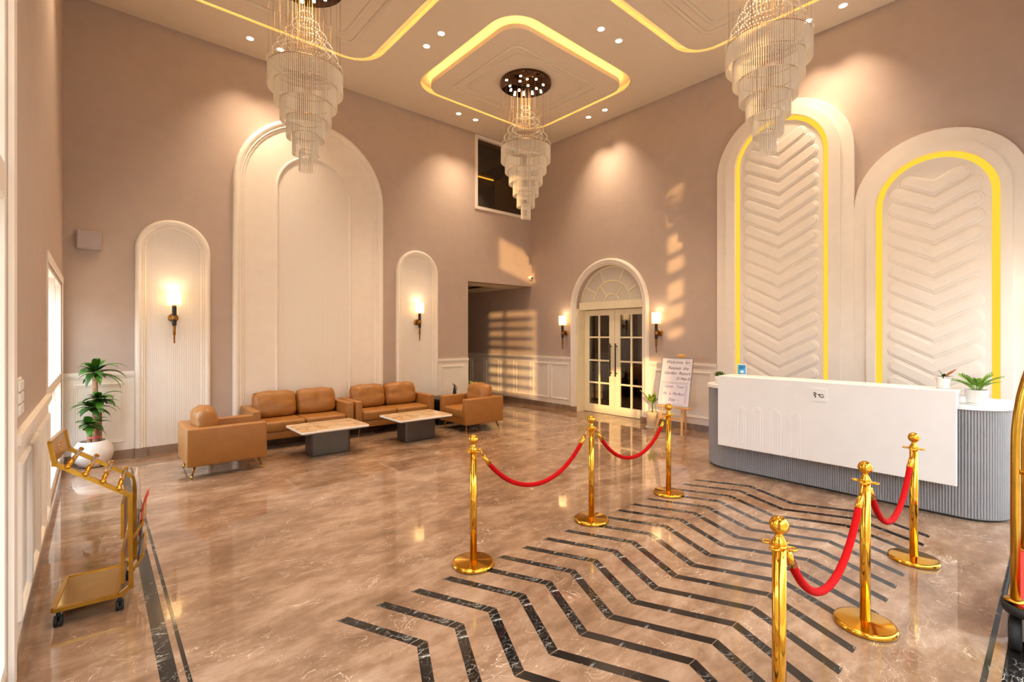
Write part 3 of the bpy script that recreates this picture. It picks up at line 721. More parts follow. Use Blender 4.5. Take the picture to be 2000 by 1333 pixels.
# wall sconces
def make_sconce():
    root = empty('wall_sconce', (0, 0, 0), cat='wall lamp', group='brass and black wall sconces', label='x')
    # local: wall at y=0, room towards -y; origin at lamp-shade bottom height
    d = -0.115
    MB().lathe([(0.072, 0.0), (0.080, 0.002), (0.080, 0.198), (0.072, 0.20)], (0, d, 0), n=28, cap=False).build('lamp_shade', 'shade', root)
    MB().lathe([(0.024, -0.01), (0.026, 0.0), (0.012, 0.012)], (0, d, 0), n=16).build('socket', 'bronze', root)
    MB().lathe([(0.026, -0.275), (0.027, -0.27), (0.027, -0.018), (0.026, -0.012)], (0, d, 0), n=18).build('black_stem', 'black', root)
    MB().lathe([(0.033, -0.195), (0.034, -0.19), (0.034, -0.15), (0.033, -0.145)], (0, d, 0), n=18).build('collar', 'bronze', root)
    MB().lathe([(0.009, -0.525), (0.010, -0.52), (0.010, -0.415), (0.017, -0.410), (0.018, -0.30), (0.021, -0.276)], (0, d, 0), n=14).build('finial', 'bronze', root)
    rose = MB()
    vs = []; fs = []
    prof = [(0.0, -0.028), (0.045, -0.026), (0.058, -0.015), (0.062, 0.0)]
    for (r, yy) in prof:
        for k in range(20): vs.append((r * math.cos(2 * PI * k / 20), yy, -0.17 + r * math.sin(2 * PI * k / 20)))
    for i in range(3):
        for k in range(20): fs.append((i * 20 + k, i * 20 + (k + 1) % 20, (i + 1) * 20 + (k + 1) % 20, (i + 1) * 20 + k))
    rose.add(vs, fs, True).build('wall_rose', 'bronze', root)
    MB().tube([(0, -0.02, -0.17), (0, d, -0.17)], 0.011, 10).build('bracket_arm', 'bronze', root)
    MB().lathe([(0.012, 0.03), (0.028, 0.06), (0.03, 0.10), (0.018, 0.14)], (0, d, 0), n=12).build('bulb', 'bulb', root)
    lamp('sconce_glow', 'POINT', (0, d, 0.17), 2.4, (1.0, 0.72, 0.42), root, shadow_soft_size=0.05)
    return root
sc = make_sconce()
sc.location = (0.833, YA - 0.012, 2.055); sc['label'] = 'brass and black wall sconce in the arched panel nearest the corner plant'
for (x, y, z, rz, lb) in ((4.70, YA - 0.012, 2.06, 0, 'brass and black wall sconce in the arched panel right of the tall arch'),
                          (XB, 7.12, 1.855, -PI / 2, 'brass and black wall sconce on the left of the double door'),
                          (XB, 4.82, 1.85, -PI / 2, 'brass and black wall sconce on the right of the double door'),
                          (XB, 0.12, 1.86, -PI / 2, 'wall sconce glowing at the right edge of the picture')):
    c = copy_tree(sc); c.location = (x, y, z); c.rotation_euler = (0, 0, rz); c['label'] = lb

# ================================================================== SOFAS, ARMCHAIRS, TABLES
def pillow(wd, ht, th, seed, nu=18, nv=14, merge=True):
    rnd = random.Random(seed); ph = [rnd.random() * 6 for _ in range(6)]
    mb = MB(); mb.merge = True
    for sgn in (-1, 1):
        vs = []; fs = []
        for j in range(nv + 1):
            for i in range(nu + 1):
                u, v = -1 + 2 * i / nu, -1 + 2 * j / nv
                e = math.sqrt(max(0, 1 - abs(u) ** 5)) * math.sqrt(max(0, 1 - abs(v) ** 4))
                edge = (1 - e)
                wr = 0.013 * e * math.sin(9 * u + ph[0] + 2 * v) * max(0, v + 0.2) + 0.009 * e * (1 - abs(v)) * math.sin(14 * v * u + ph[1])
                x = u * wd / 2 * (1 - 0.11 * v ** 4)
                z = v * ht / 2 * (1 - 0.13 * u ** 4) + (0.004 * math.sin(7 * u + ph[2]) if j == nv else 0)
                vs.append((x, sgn * (th / 2 * e) + wr * sgn, z))
        for j in range(nv):
            for i in range(nu):
                a = j * (nu + 1) + i; fs.append((a, a + 1, a + nu + 2, a + nu + 1))
        mb.add(vs, fs, True)
    return mb
def sofa(name, wd, dp, n, loc, rz, label, group, seed):
    root = empty(name, (loc[0], loc[1], 0), rz, label, 'sofa' if n > 1 else 'armchair', group)
    f, b = -dp / 2, dp / 2; arm = 0.115; H = 0.575
    MB().rbox(-wd / 2 + 0.02, wd / 2 - 0.02, f + 0.03, b - 0.01, 0.14, 0.25, 0.015).build('base', 'leather', root)
    bk = MB().rbox(-wd / 2 + arm * 0.6, wd / 2 - arm * 0.6, b - 0.15, b, 0.15, H, 0.025, 3).build('backrest', 'leather', root)
    for s in (-1, 1):
        mb = MB(); bm = bmesh.new()
        x0, x1 = s * wd / 2, s * (wd / 2 - arm)
        pr = [(f + 0.005, 0.14), (b, 0.14), (b, H), (f + 0.012, H)]
        vs = [bm.verts.new((x, y, z)) for x in (x0, x1) for (y, z) in pr]
        for fc in ((0, 1, 2, 3), (4, 5, 6, 7), (0, 1, 5, 4), (1, 2, 6, 5), (2, 3, 7, 6), (3, 0, 4, 7)): bm.faces.new([vs[i] for i in fc])
        bmesh.ops.bevel(bm, geom=list(bm.edges), offset=0.02, segments=3, affect='EDGES', profile=0.5)
        bm.verts.index_update(); mb.add([v.co for v in bm.verts], [[v.index for v in q.verts] for q in bm.faces], True); bm.free()
        mb.build('armrest', 'leather', root)
    sw = (wd - 2 * arm) / n
    for k in range(n):
        x0 = -wd / 2 + arm + k * sw
        MB().rbox(x0 + 0.004, x0 + sw - 0.004, f + 0.01, b - 0.14, 0.245, 0.40, 0.035, 4).build('seat_cushion', 'leather', root)
        c = pillow(sw * 1.02, 0.42, 0.24, seed + k).build('back_cushion', 'leather', root)
        c.location = (x0 + sw / 2, b - 0.235, 0.585); c.rotation_euler = (math.radians(-13), 0, math.radians(random.uniform(-1.5, 1.5)))
    for sx in (-1, 1):
        for sy in (-1, 1):
            p0 = (sx * (wd / 2 - 0.10), sy * (dp / 2 - 0.09), 0.145); p1 = (sx * (wd / 2 - 0.055), sy * (dp / 2 - 0.05), 0.0)
            pm_ = tuple(p0[i] + (p1[i] - p0[i]) * 0.75 for i in range(3))
            lg = MB().tube([p0, pm_], 0.017, 10, r2=0.011).build('leg', 'bronze', root)
            MB().tube([pm_, p1], 0.0108, 10, r2=0.009).build('leg_tip', 'brass', lg)
            MB().tube([(p0[0], p0[1], 0.145), (p0[0], p0[1], 0.128)], 0.03, 12).build('leg_mount', 'brass', lg)
    return root
sofa('two_seat_sofa', 1.46, 0.76, 2, (2.385, 7.775), 0, 'tan leather two-seat sofa on the left, below the tall arched panel', 'tan leather two-seat sofas', 10)
sofa('two_seat_sofa', 1.46, 0.76, 2, (3.875, 7.775), 0, 'tan leather two-seat sofa on the right, beside the small arched panel', 'tan leather two-seat sofas', 20)
sofa('armchair', 0.76, 0.84, 1, (1.20, 6.845), PI / 2, 'tan leather armchair at the left end, its side turned to the viewer', 'tan leather armchairs', 30)
sofa('armchair', 0.80, 0.82, 1, (5.01, 6.85), -PI / 2, 'tan leather armchair at the right end, catching the evening sun', 'tan leather armchairs', 40)
def coffee_table(x, y, label):
    root = empty('coffee_table', (x, y, 0), label=label, cat='coffee table', group='low marble coffee tables')
    top = MB().prism(rrect(-0.46, 0.46, -0.345, 0.345, 0.03, 5), 0.352, 0.382, FUP).build('tabletop', 'table_marble', root)
    MB().sweep(rrect(-0.46, 0.46, -0.345, 0.345, 0.03, 5)[::-1], [(0, 0.354), (0.004, 0.358), (0.004, 0.376), (0, 0.380)], FUP, closed=True).build('edge_band', 'counter_white', top)
    MB().prism(rrect(-0.44, 0.44, -0.325, 0.325, 0.03, 4), 0.335, 0.352, FUP).build('under_board', 'dark_metal', root)
    MB().prism(rrect(-0.27, 0.27, -0.145, 0.145, 0.035, 6), 0.012, 0.335, FUP).build('pedestal', 'dark_metal', root)
    MB().prism(rrect(-0.262, 0.262, -0.137, 0.137, 0.03, 6), 0.0, 0.012, FUP).build('foot_plinth', 'black', root)
coffee_table(2.47, 6.775, 'low marble-topped coffee table in front of the left sofa')
coffee_table(3.84, 6.72, 'low marble-topped coffee table in front of the right sofa')
# side table, jug and plant in the corner behind the right armchair
st = empty('side_table', (5.05, 7.68, 0), label='black side table half hidden between right sofa and armchair', cat='side table')
MB().rbox(-0.36, 0.36, -0.27, 0.27, 0.44, 0.47, 0.006).build('table_top', 'black', st)
MB().rbox(-0.345, 0.345, -0.25, 0.25, 0.02, 0.40, 0.004).build('cabinet_body', 'black', st)
for sx in (-1, 1):
    for sy in (-1, 1): MB().box(sx * 0.33 - 0.015, sx * 0.33 + 0.015, sy * 0.24 - 0.015, sy * 0.24 + 0.015, 0, 0.44).build('leg', 'black', st)
jg = empty('jug', (5.25, 7.72, 0.47), label='slim dark jug with looped handle behind the right armchair', cat='jug')
MB().lathe([(0.03, 0), (0.034, 0.01), (0.036, 0.06), (0.026, 0.13), (0.014, 0.18), (0.018, 0.21), (0.016, 0.208), (0.012, 0.18)], n=16).build('body', 'black', jg)
MB().tube([(-0.01, 0, 0.205), (-0.045, 0, 0.235)], 0.012, 8, r2=0.006).build('spout', 'black', jg)
MB().tube([(0.012 + 0.045 * math.sin(PI * k / 10), 0, 0.20 - 0.13 * k / 10) for k in range(11)], 0.006, 6).build('handle', 'black', jg)

# ================================================================== STANCHIONS AND ROPES
def make_stanchion():
    root = empty('rope_stanchion', cat='stanchion', group='polished brass rope stanchions', label='x')
    MB().lathe([(0.148, 0.0), (0.152, 0.006), (0.152, 0.018), (0.147, 0.026), (0.135, 0.029), (0.04, 0.033), (0.03, 0.036)], n=48).build('base', 'brass', root)
    MB().lathe([(0.0255, 0.03), (0.0255, 0.815)], n=28).build('post', 'brass', root)
    # hook ring: a flat rose with four eyelets
    ring = MB().lathe([(0.024, 0.812), (0.034, 0.815), (0.034, 0.821), (0.024, 0.824)], n=24)
    for k in range(4):
        a = PI / 2 * k; c = (0.047 * math.cos(a), 0.047 * math.sin(a), 0.818)
        ring.tube([(c[0] + 0.016 * math.cos(2 * PI * j / 14), c[1] + 0.016 * math.sin(2 * PI * j / 14), c[2]) for j in range(14)], 0.0045, 6, closed=True)
    ring.build('hook_ring', 'brass', root)
    MB().lathe([(0.028, 0.822), (0.029, 0.828), (0.024, 0.838), (0.016, 0.852), (0.0125, 0.863), (0.014, 0.868)], n=24).build('neck', 'brass', root)
    pr = [(0.036 * math.sin(PI * k / 16), 0.898 - 0.036 * math.cos(PI * k / 16)) for k in range(1, 17)]
    pr[-1] = (0.001, 0.934)
    MB().lathe(pr, n=28).build('ball_finial', 'brass', root)
    return root
sts = [((2.05, 2.775), 'brass rope stanchion at the left end of the back rope line'),
       ((3.325, 2.745), 'brass rope stanchion in the middle of the back rope line'),
       ((4.485, 2.68), 'brass rope stanchion in front of the easel, at the back line end'),
       ((2.04, 0.735), 'nearest brass rope stanchion, cut by the bottom of the picture'),
       ((3.29, 0.733), 'brass rope stanchion in the middle of the front rope line'),
       ((4.515, 0.713), 'brass rope stanchion in front of the reception counter right end')]
stn = make_stanchion()
for i, (p, lb) in enumerate(sts):
    o = stn if i == 0 else copy_tree(stn)
    o.location = (p[0], p[1], 0); o['label'] = lb
def rope(a, b, zlow, label):
    A, B = Vector((a[0], a[1], 0.80)), Vector((b[0], b[1], 0.80)); d = (B - A).normalized()
    A += d * 0.062; B -= d * 0.062
    root = empty('velvet_rope', A, label=label, cat='rope', group='red velvet ropes')
    pts = []; n = 44
    for k in range(n + 1):
        t = k / n; s = 2 * t - 1
        sag = (math.cosh(1.6 * s) - 1) / (math.cosh(1.6) - 1)
        pts.append(A + (B - A) * t + Vector((0, 0, (zlow - 0.80) * (1 - sag))) - A)
    i0 = 3
    MB().tube(pts[i0:n - i0 + 1], 0.0175, 14).build('rope_body', 'velvet', root)
    for e in (pts[1:i0 + 1], pts[n - 1:n - i0 - 1:-1]):
        MB().tube(e, 0.013, 12, r2=0.0195).build('end_cap', 'brass', root)
    for (p, q) in ((pts[0], pts[1]), (pts[n], pts[n - 1])):
        MB().tube([p + Vector((0, 0, 0.018)), p + (q - p) * 0.4, q], 0.005, 8).build('hook', 'brass', root)
rope(sts[0][0], sts[1][0], 0.455, 'red velvet rope at the left of the back rope line')
rope(sts[1][0], sts[2][0], 0.47, 'red velvet rope sagging below the easel')
rope(sts[3][0], sts[4][0], 0.445, 'red velvet rope nearest the camera')
rope(sts[4][0], sts[5][0], 0.45, 'red velvet rope in front of the reception counter')

# ================================================================== RECEPTION COUNTER
rc = empty('reception_counter', (6.2, 1.66, 0), label='grey fluted reception counter with white front panel and rounded ends', cat='reception counter')
CX0, CX1, CY0, CY1, CRD = 5.82, 6.62, 0.285, 3.05, 0.34
def counter_path(off, n=14):
    p = [(CX1 + off, CY1 + off)]
    r = CRD + off
    for k in range(n + 1):
        a = PI / 2 + PI / 2 * k / n; p.append((CX0 + CRD + r * math.cos(a), CY1 - CRD + r * math.sin(a)))
    for k in range(n + 1):
        a = PI + PI / 2 * k / n; p.append((CX0 + CRD + r * math.cos(a), CY0 + CRD + r * math.sin(a)))
    p.append((CX1 + off, CY0 - off))
    return p
loc = lambda p: [(x - 6.2, y - 1.66) for x, y in p]
MB().prism(loc(counter_path(-0.012)), 0.02, 0.985, FUP).build('counter_body', 'counter_grey', rc)
MB().prism(loc(counter_path(-0.03)), 0.0, 0.02, FUP).build('toe_shadow_strip', 'black', rc)  # recessed base strip, its toe shadow put in as black
# half-round flutes set side by side round the front
path = loc(counter_path(-0.012)); seg = []; pitch = 0.021
fl_ = MB(); acc = 0.0
P = [Vector(p) for p in path]
for i in range(len(P) - 1):
    d = P[i + 1] - P[i]; L = d.length; d.normalize(); nrm = Vector((-d.y, d.x)); nrm = -nrm if (P[i] + nrm * 0.01).x > P[i].x and i > 3 and i < len(P) - 4 else nrm
    s = acc
    while s < L:
        c = P[i] + d * s
        prof = [(-0.0098, 0), (-0.0074, 0.0075), (0, 0.0105), (0.0074, 0.0075), (0.0098, 0)]
        cen = Vector((0.02, 0)); out = Vector((d.y, -d.x))
        if out.dot(c - cen) < 0: out = -out
        vs = []
        for zz in (0.03, 0.98):
            for (t, h) in prof: q = c + d * t + out * h; vs.append((q.x, q.y, zz))
        fl_.add(vs, [(0, 1, 6, 5), (1, 2, 7, 6), (2, 3, 8, 7), (3, 4, 9, 8)], True)
        s += pitch
    acc = s - L
fl_.build('fluting', 'counter_grey', rc, kind='stuff')
MB().prism(loc(counter_path(0.015)), 0.985, 1.022, FUP).build('countertop', 'counter_white', rc)
fp_ = MB().rbox(5.68 - 6.2, 5.72 - 6.2, 0.605 - 1.66, 2.735 - 1.66, 0.32, 1.155, 0.004, 1).build('front_panel', 'counter_white', rc)
up = MB().rbox(5.722 - 6.2, 6.05 - 6.2, 0.605 - 1.66, 2.735 - 1.66, 1.125, 1.155, 0.003, 1).box(5.722 - 6.2, 6.03 - 6.2, 0.615 - 1.66, 0.645 - 1.66, 1.022, 1.125).box(5.722 - 6.2, 6.03 - 6.2, 2.695 - 1.66, 2.725 - 1.66, 1.022, 1.125)
up.build('transaction_shelf', 'counter_white', rc)
MB().box(5.73 - 6.2, 5.81 - 6.2, 0.65 - 1.66, 2.69 - 1.66, 0.36, 0.985).build('panel_support', 'black', rc)
FP = lambda u, v, w: (5.68 - 6.2 - w, u - 1.66, v)
for y in (2.468, 2.278, 2.088, 1.898):
    for (h, sp) in ((0.055, 0.765), (0.034, 0.765)):
        MB().sweep(arch_path(y, h, 0.322, sp, 14), [(-0.004, -0.001), (-0.0025, 0.0035), (0.0025, 0.0035), (0.004, -0.001)], FP).build('arch_bead', 'counter_white', fp_)
sg = MB().prism([(1.588, 0.955), (1.735, 0.955), (1.735, 1.088), (1.588, 1.088)], 0.0, 0.006, FP).build('logo_plate', 'counter_white', rc)
def stroke(pts, r, parent, mat):
    # flat brush stroke as a thin band on the plate
    MB().sweep(pts, [(-r, 0.006), (r, 0.006), (r, 0.0085), (-r, 0.0085)], FP).build('logo_stroke', mat, parent)
k_ = lambda x, y: (1.735 - (x - 370) / 850 * 0.147, 1.088 - (y - 215) / 740 * 0.133)
stroke([k_(x, y) for x, y in ((590, 600), (640, 560), (645, 510), (600, 460), (555, 460), (530, 500), (550, 535))], 0.0035, sg, 'black')
stroke([k_(x, y) for x, y in ((600, 560), (560, 590), (555, 630), (600, 660), (630, 700), (600, 750))], 0.0038, sg, 'black')
stroke([k_(x, y) for x, y in ((735, 565), (800, 550), (900, 558), (1045, 560))], 0.0036, sg, 'black')
stroke([k_(x, y) for x, y in ((815, 565), (840, 640), (890, 695), (950, 710), (1010, 695), (1040, 655), (1010, 645))], 0.0036, sg, 'black')
# acrylic card on the shelf
cd = empty('card_holder', (5.84, 2.52, 1.155), math.radians(-62), 'small blue and white printed card in holder on the counter', 'card holder')
MB().rbox(-0.052, 0.052, -0.03, 0.03, 0, 0.006, 0.001, 1).build('foot', 'plastic', cd)
MB().rbox(-0.05, 0.05, -0.004, 0.004, 0.006, 0.140, 0.001, 1).build('card', 'plastic', cd)
pr_ = MB().box(-0.043, 0.043, -0.0052, -0.004, 0.022, 0.132).build('printed_face', 'blue_print', cd)
MB().box(-0.014, 0.020, -0.006, -0.0052, 0.036, 0.066).build('print_patch', 'plastic', cd)

# ================================================================== PLANTS
def leaf_mesh(base, az, elev, L, W, droop, nseg=7, fold=0.25, tip=0.06, belly=0.45):
    """one arched leaf blade, two strips wide with a folded midrib"""
    p = Vector(base); d = Vector((math.cos(az) * math.cos(elev), math.sin(az) * math.cos(elev), math.sin(elev)))
    side = Vector((-math.sin(az), math.cos(az), 0)); vs = []; fs = []; el = elev; st = L / nseg
    for i in range(nseg + 1):
        t = i / nseg
        wdt = W / 2 * max(tip * (t > 0.5), (math.sin(PI * min(1, t ** belly * 0.999)) ** 0.8 if t > 0 else 0.25) if t < 1 else 0.02)
        if i == 0: wdt = W * 0.12
        upv = side.cross(d).normalized()
        vs += [p + side * wdt + upv * wdt * fold, p, p - side * wdt + upv * wdt * fold]
        el -= droop / nseg * (0.5 + t)
        d = Vector((math.cos(az) * math.cos(el), math.sin(az) * math.cos(el), math.sin(el)))
        p = p + d * st
    for i in range(nseg):
        a = 3 * i; fs += [(a, a + 1, a + 4, a + 3), (a + 1, a + 2, a + 5, a + 4)]
    return MB().add(vs, fs, True)
def build_leaf(mb, mat, parent): 
    me = bpy.data.meshes.new('leaf'); me.from_pydata(mb.v, [], mb.f); me.polygons.foreach_set('use_smooth', mb.smooth); me.update()
    return link('leaf', me, mat, parent)
rl = random.Random(5)
# dracaena in the corner
dr = empty('potted_dracaena', (-0.015, 7.99, 0), label='tall leafy dracaena in round pale stone pot in the left corner', cat='potted plant')
MB().lathe([(0.10, 0.0), (0.135, 0.012), (0.185, 0.08), (0.203, 0.155), (0.192, 0.235), (0.155, 0.30), (0.135, 0.318), (0.125, 0.318), (0.14, 0.29), (0.13, 0.27)], n=36).build('pot', 'pot_stone', dr)
MB().lathe([(0.128, 0.272), (0.06, 0.286), (0.01, 0.29)], n=24).build('soil', 'soil', dr)
canes = [((0.02, -0.02), 1.14, 0.028), ((-0.035, 0.015), 0.50, 0.026), ((0.06, 0.02), 0.66, 0.026)]
for (c, h, r) in canes:
    MB().lathe([(r, 0.26), (r * 1.04, 0.3), (r * 0.98, h * 0.7), (r, h), (r * 0.8, h + 0.005)], (c[0], c[1], 0), n=12).build('cane', 'bark', dr)
MB().lathe([(0.072, 0.355), (0.073, 0.36), (0.073, 0.372), (0.072, 0.376)], (0.012, 0.0, 0), n=16, cap=False).build('ribbon', 'ribbon', dr)
for (cx, cy, z, n, L0) in ((0.02, -0.06, 1.16, 26, 0.36), (-0.02, -0.05, 0.72, 22, 0.29), (0.06, -0.06, 0.82, 16, 0.26), (-0.03, -0.05, 0.50, 16, 0.23)):
    for k in range(n):
        az = k * 2.39996 + rl.uniform(-0.3, 0.3); t = k / n
        el = 1.15 - 1.2 * (1 - t) + rl.uniform(-0.15, 0.15)
        if math.sin(az) > 0.35 or (math.cos(az) < -0.8): L = L0 * 0.55
        else: L = L0 * rl.uniform(0.85, 1.1)
        build_leaf(leaf_mesh((cx, cy, z + 0.06 * t), az, el, L, 0.085, 1.35 + rl.uniform(-0.2, 0.4), belly=0.68), 'leaf' if rl.random() < 0.6 else 'leaf_dark', dr)
# dieffenbachia beside the easel
df = empty('potted_dieffenbachia', (7.50, 4.80, 0), label='variegated green plant in beige pot between the door and easel', cat='potted plant')
MB().lathe([(0.085, 0.0), (0.095, 0.004), (0.10, 0.03), (0.105, 0.22), (0.108, 0.275), (0.100, 0.278), (0.098, 0.24)], n=28).build('pot', 'pot_beige', df)
MB().lathe([(0.108, 0.0), (0.118, 0.004), (0.12, 0.014), (0.10, 0.012)], n=24).build('saucer', 'pot_white', df)
MB().lathe([(0.098, 0.245), (0.01, 0.25)], n=20).build('soil', 'soil', df)
MB().tube([(0, 0, 0.24), (0.0, 0.0, 0.44)], 0.011, 8).build('stem', 'leaf', df)
for (az, el, L, W) in ((1.9, 1.0, 0.33, 0.105), (-1.3, 0.95, 0.26, 0.10), (3.2, 1.2, 0.22, 0.095), (-2.2, 1.25, 0.25, 0.085), (0.4, 0.9, 0.22, 0.09)):
    build_leaf(leaf_mesh((0, 0, 0.42), az, el, L, W, 0.45, belly=0.75), 'leaf_var', df)
# small plant on the floor behind the right armchair
sp_ = empty('potted_plant', (5.74, 7.72, 0), label='small green plant peeping over the right armchair', cat='potted plant')
MB().lathe([(0.08, 0), (0.10, 0.02), (0.11, 0.25), (0.10, 0.25), (0.095, 0.22)], n=20).build('pot', 'black', sp_)
MB().lathe([(0.09, 0.222), (0.01, 0.225)], n=16).build('soil', 'soil', sp_)
MB().tube([(0, 0, 0.2), (0, 0, 0.65)], 0.01, 8).build('stem', 'leaf', sp_)
for k in range(8): build_leaf(leaf_mesh((0, 0, 0.58 + 0.01 * k), k * 2.4, 0.9, 0.2, 0.07, 1.2, belly=0.7), 'leaf_var', sp_)
# succulent on the left end of the counter
su = empty('potted_succulent', (6.02, 2.875, 1.022), label='dark succulent in small white pot at the counter left end', cat='potted plant')
MB().lathe([(0.046, 0.0), (0.05, 0.004), (0.062, 0.10), (0.057, 0.10), (0.054, 0.085)], n=24).build('pot', 'pot_white', su)
MB().lathe([(0.055, 0.086), (0.01, 0.09)], n=16).build('soil', 'soil', su)
for k in range(26): build_leaf(leaf_mesh((0, 0, 0.088), k * 2.4, 0.25 + 0.9 * k / 26, 0.095 * (1 - 0.2 * k / 26), 0.028, -0.4, 4, 0.5, belly=0.8), 'succulent', su)
# copper-leaved plant on the shelf
ag = empty('potted_aglaonema', (5.89, 0.72, 1.155), label='copper-leaved plant in small white pot on the counter shelf', cat='potted plant')
MB().lathe([(0.044, 0.0), (0.05, 0.004), (0.05, 0.012), (0.044, 0.018), (0.046, 0.024), (0.054, 0.095), (0.049, 0.095), (0.047, 0.08)], n=28).build('pot', 'pot_white', ag)
MB().lathe([(0.048, 0.082), (0.01, 0.086)], n=16).build('soil', 'soil', ag)
MB().tube([(0, 0, 0.08), (0, 0, 0.125)], 0.005, 6).build('stem', 'leaf_dark', ag)
for (az, el, L, W, mt) in ((-1.0, 0.75, 0.125, 0.062, 'leaf_red'), (1.9, 0.35, 0.075, 0.03, 'leaf_red'), (-1.1, 0.2, 0.08, 0.032, 'leaf_dark'), (2.3, 0.15, 0.065, 0.028, 'leaf_dark'), (2.0, 1.2, 0.075, 0.02, 'leaf_dark'), (-0.6, 0.25, 0.06, 0.026, 'leaf_red'), (3.4, 0.6, 0.07, 0.03, 'leaf_dark')):
    build_leaf(leaf_mesh((0, 0, 0.11), az, el, L, W, 0.3, belly=0.8), mt, ag)
# parlour palm at the counter right end
pa = empty('potted_parlour_palm', (5.96, 0.505, 1.022), label='feathery green palm in ribbed white pot at counter right end', cat='potted plant')
pot = MB(); n = 60; prof = [(0.062, 0.018), (0.068, 0.02), (0.080, 0.118), (0.083, 0.135), (0.077, 0.135), (0.074, 0.12)]
for_r = []
vs = []; fs = []
for (r, z) in prof:
    for k in range(n): rr = r * (1 + (0.012 if k % 2 else -0.012) * (0.02 < z < 0.125)); vs.append((rr * math.cos(2 * PI * k / n), rr * math.sin(2 * PI * k / n), z))
for i in range(len(prof) - 1):
    for k in range(n): fs.append((i * n + k, i * n + (k + 1) % n, (i + 1) * n + (k + 1) % n, (i + 1) * n + k))
fs.append(tuple(range(n))); pot.add(vs, fs).build('pot', 'pot_white', pa)
MB().lathe([(0.066, 0.0), (0.07, 0.004), (0.07, 0.012), (0.062, 0.018)], n=28).build('saucer', 'pot_white', pa)
MB().lathe([(0.075, 0.121), (0.01, 0.125)], n=20).build('soil', 'soil', pa)
for k in range(26):
    az = k * 2.4 + rl.uniform(-0.2, 0.2); el = rl.uniform(0.9, 1.5); L = rl.uniform(0.13, 0.21)
    b = Vector((0.02 * math.cos(az), 0.02 * math.sin(az), 0.12)); pts = []; e = el
    p = b.copy()
    fr_ = MB()
    for j in range(10):
        pts.append(p.copy()); d = Vector((math.cos(az) * math.cos(e), math.sin(az) * math.cos(e), math.sin(e))); p = p + d * L / 9; e -= 0.11
    fr_.tube(pts, 0.0016, 4)
    for j in range(3, 10):
        for s in (-1, 1):
            q = leaf_mesh(pts[j], az + s * 0.75, e + 0.45 + 0.05 * (9 - j), 0.062 * (1 - 0.04 * abs(j - 6)), 0.0105, 0.5, 3, 0.2)
            fr_.add(q.v, q.f, True)
    me = bpy.data.meshes.new('frond'); me.from_pydata(fr_.v, [], fr_.f); me.update(); link('frond', me, 'leaf_fern', pa)

# ================================================================== EASEL AND WHITEBOARD
ea = empty('easel', (7.3, 4.25, 0), label='pale pine tripod easel beside the double door', cat='easel')
E_ = lambda x, y, z: (x - 7.3, y - 4.25, z)
apx = (7.455, 4.20, 1.30)
for (fx, fy) in ((7.195, 4.56), (7.165, 4.05)):
    MB().bar(E_(fx, fy, 0.0), E_(7.44, 4.20 + (0.03 if fy > 4.3 else -0.03), 1.30), 0.032, 0.022).build('front_leg', 'pine', ea)
MB().bar(E_(7.70, 4.27, 0.0), E_(7.47, 4.20, 1.28), 0.03, 0.022).build('rear_leg', 'pine', ea)
MB().bar(E_(7.245, 4.49, 0.26), E_(7.22, 4.09, 0.26), 0.02, 0.028).build('cross_bar', 'pine', ea)
MB().rbox(*[v for ab in zip(E_(7.20, 3.95, 0.435), E_(7.29, 4.53, 0.462)) for v in ab], 0.004, 1).build('ledge', 'pine', ea)
MB().rbox(*[v for ab in zip(E_(7.42, 4.13, 1.262), E_(7.47, 4.27, 1.315)) for v in ab], 0.01, 2).build('top_clamp', 'pine', ea)
lean = math.atan2(0.185, 0.80); BWd, BHt = 0.555, 0.815
wb = empty('whiteboard', (7.235, 4.245, 0.462), label='whiteboard with handwritten welcome message standing on the easel', cat='whiteboard')
sn, cs = math.sin(lean), math.cos(lean)
yaw = math.radians(3)
def FW(u, v, wv):     # u to the reader's right, v up the board, w out towards the reader
    x = v * sn - wv * cs; y = -u; z = v * cs + wv * sn
    return (x * math.cos(yaw) - y * math.sin(yaw), x * math.sin(yaw) + y * math.cos(yaw), z)
MB().prism(rrect(-BWd / 2 + 0.01, BWd / 2 - 0.01, 0.01, BHt - 0.01, 0.015, 4), 0, 0.012, FW).build('board_face', 'board', wb)
MB().sweep(rrect(-BWd / 2, BWd / 2, 0.0, BHt, 0.022, 4)[::-1], [(-0.012, -0.003), (0, -0.003), (0, 0.016), (-0.012, 0.016)], FW, closed=True).build('board_frame', 'alu', wb)
def FT(u0, v0):
    return lambda x, y, z: FW(u0 + x, v0 + y, 0.0122 + z)
for (t, u, v, sz, mt) in (('Welcome  to', -0.20, 0.715, 0.075, 'ink_black'), ('Renova  the', -0.155, 0.615, 0.075, 'ink_black'), ('Garden  Resort', -0.215, 0.53, 0.072, 'ink_black'),
                         ('25 May-20', 0.005, 0.445, 0.062, 'ink_black'), ('Upon   Your', -0.185, 0.305, 0.068, 'ink_blue'), ('As  a  Perfect', -0.20, 0.185, 0.068, 'ink_blue'), ('Stay  -', -0.09, 0.085, 0.072, 'ink_blue')):
    text_mesh('handwriting', t, sz, FT(u, v), mt, wb, 0.35)
for (u0, v0, u1, v1, mt) in ((-0.235, 0.395, 0.225, 0.395, 'ink_black'), (-0.235, 0.375, 0.195, 0.375, 'ink_blue'), (-0.235, 0.06, -0.235, 0.375, 'ink_blue'), (0.215, 0.06, 0.215, 0.375, 'ink_blue'), (-0.19, 0.03, 0.17, 0.03, 'ink_blue'), (-0.215, 0.06, -0.215, 0.35, 'ink_blue'), (0.195, 0.06, 0.195, 0.35, 'ink_blue')):
    d = 0.0018
    MB().prism([(u0 - d, v0 - d), (u1 + d, v0 - d), (u1 + d, v1 + d), (u0 - d, v1 + d)], 0.0122, 0.0132, FW).build('drawn_line', mt, wb)
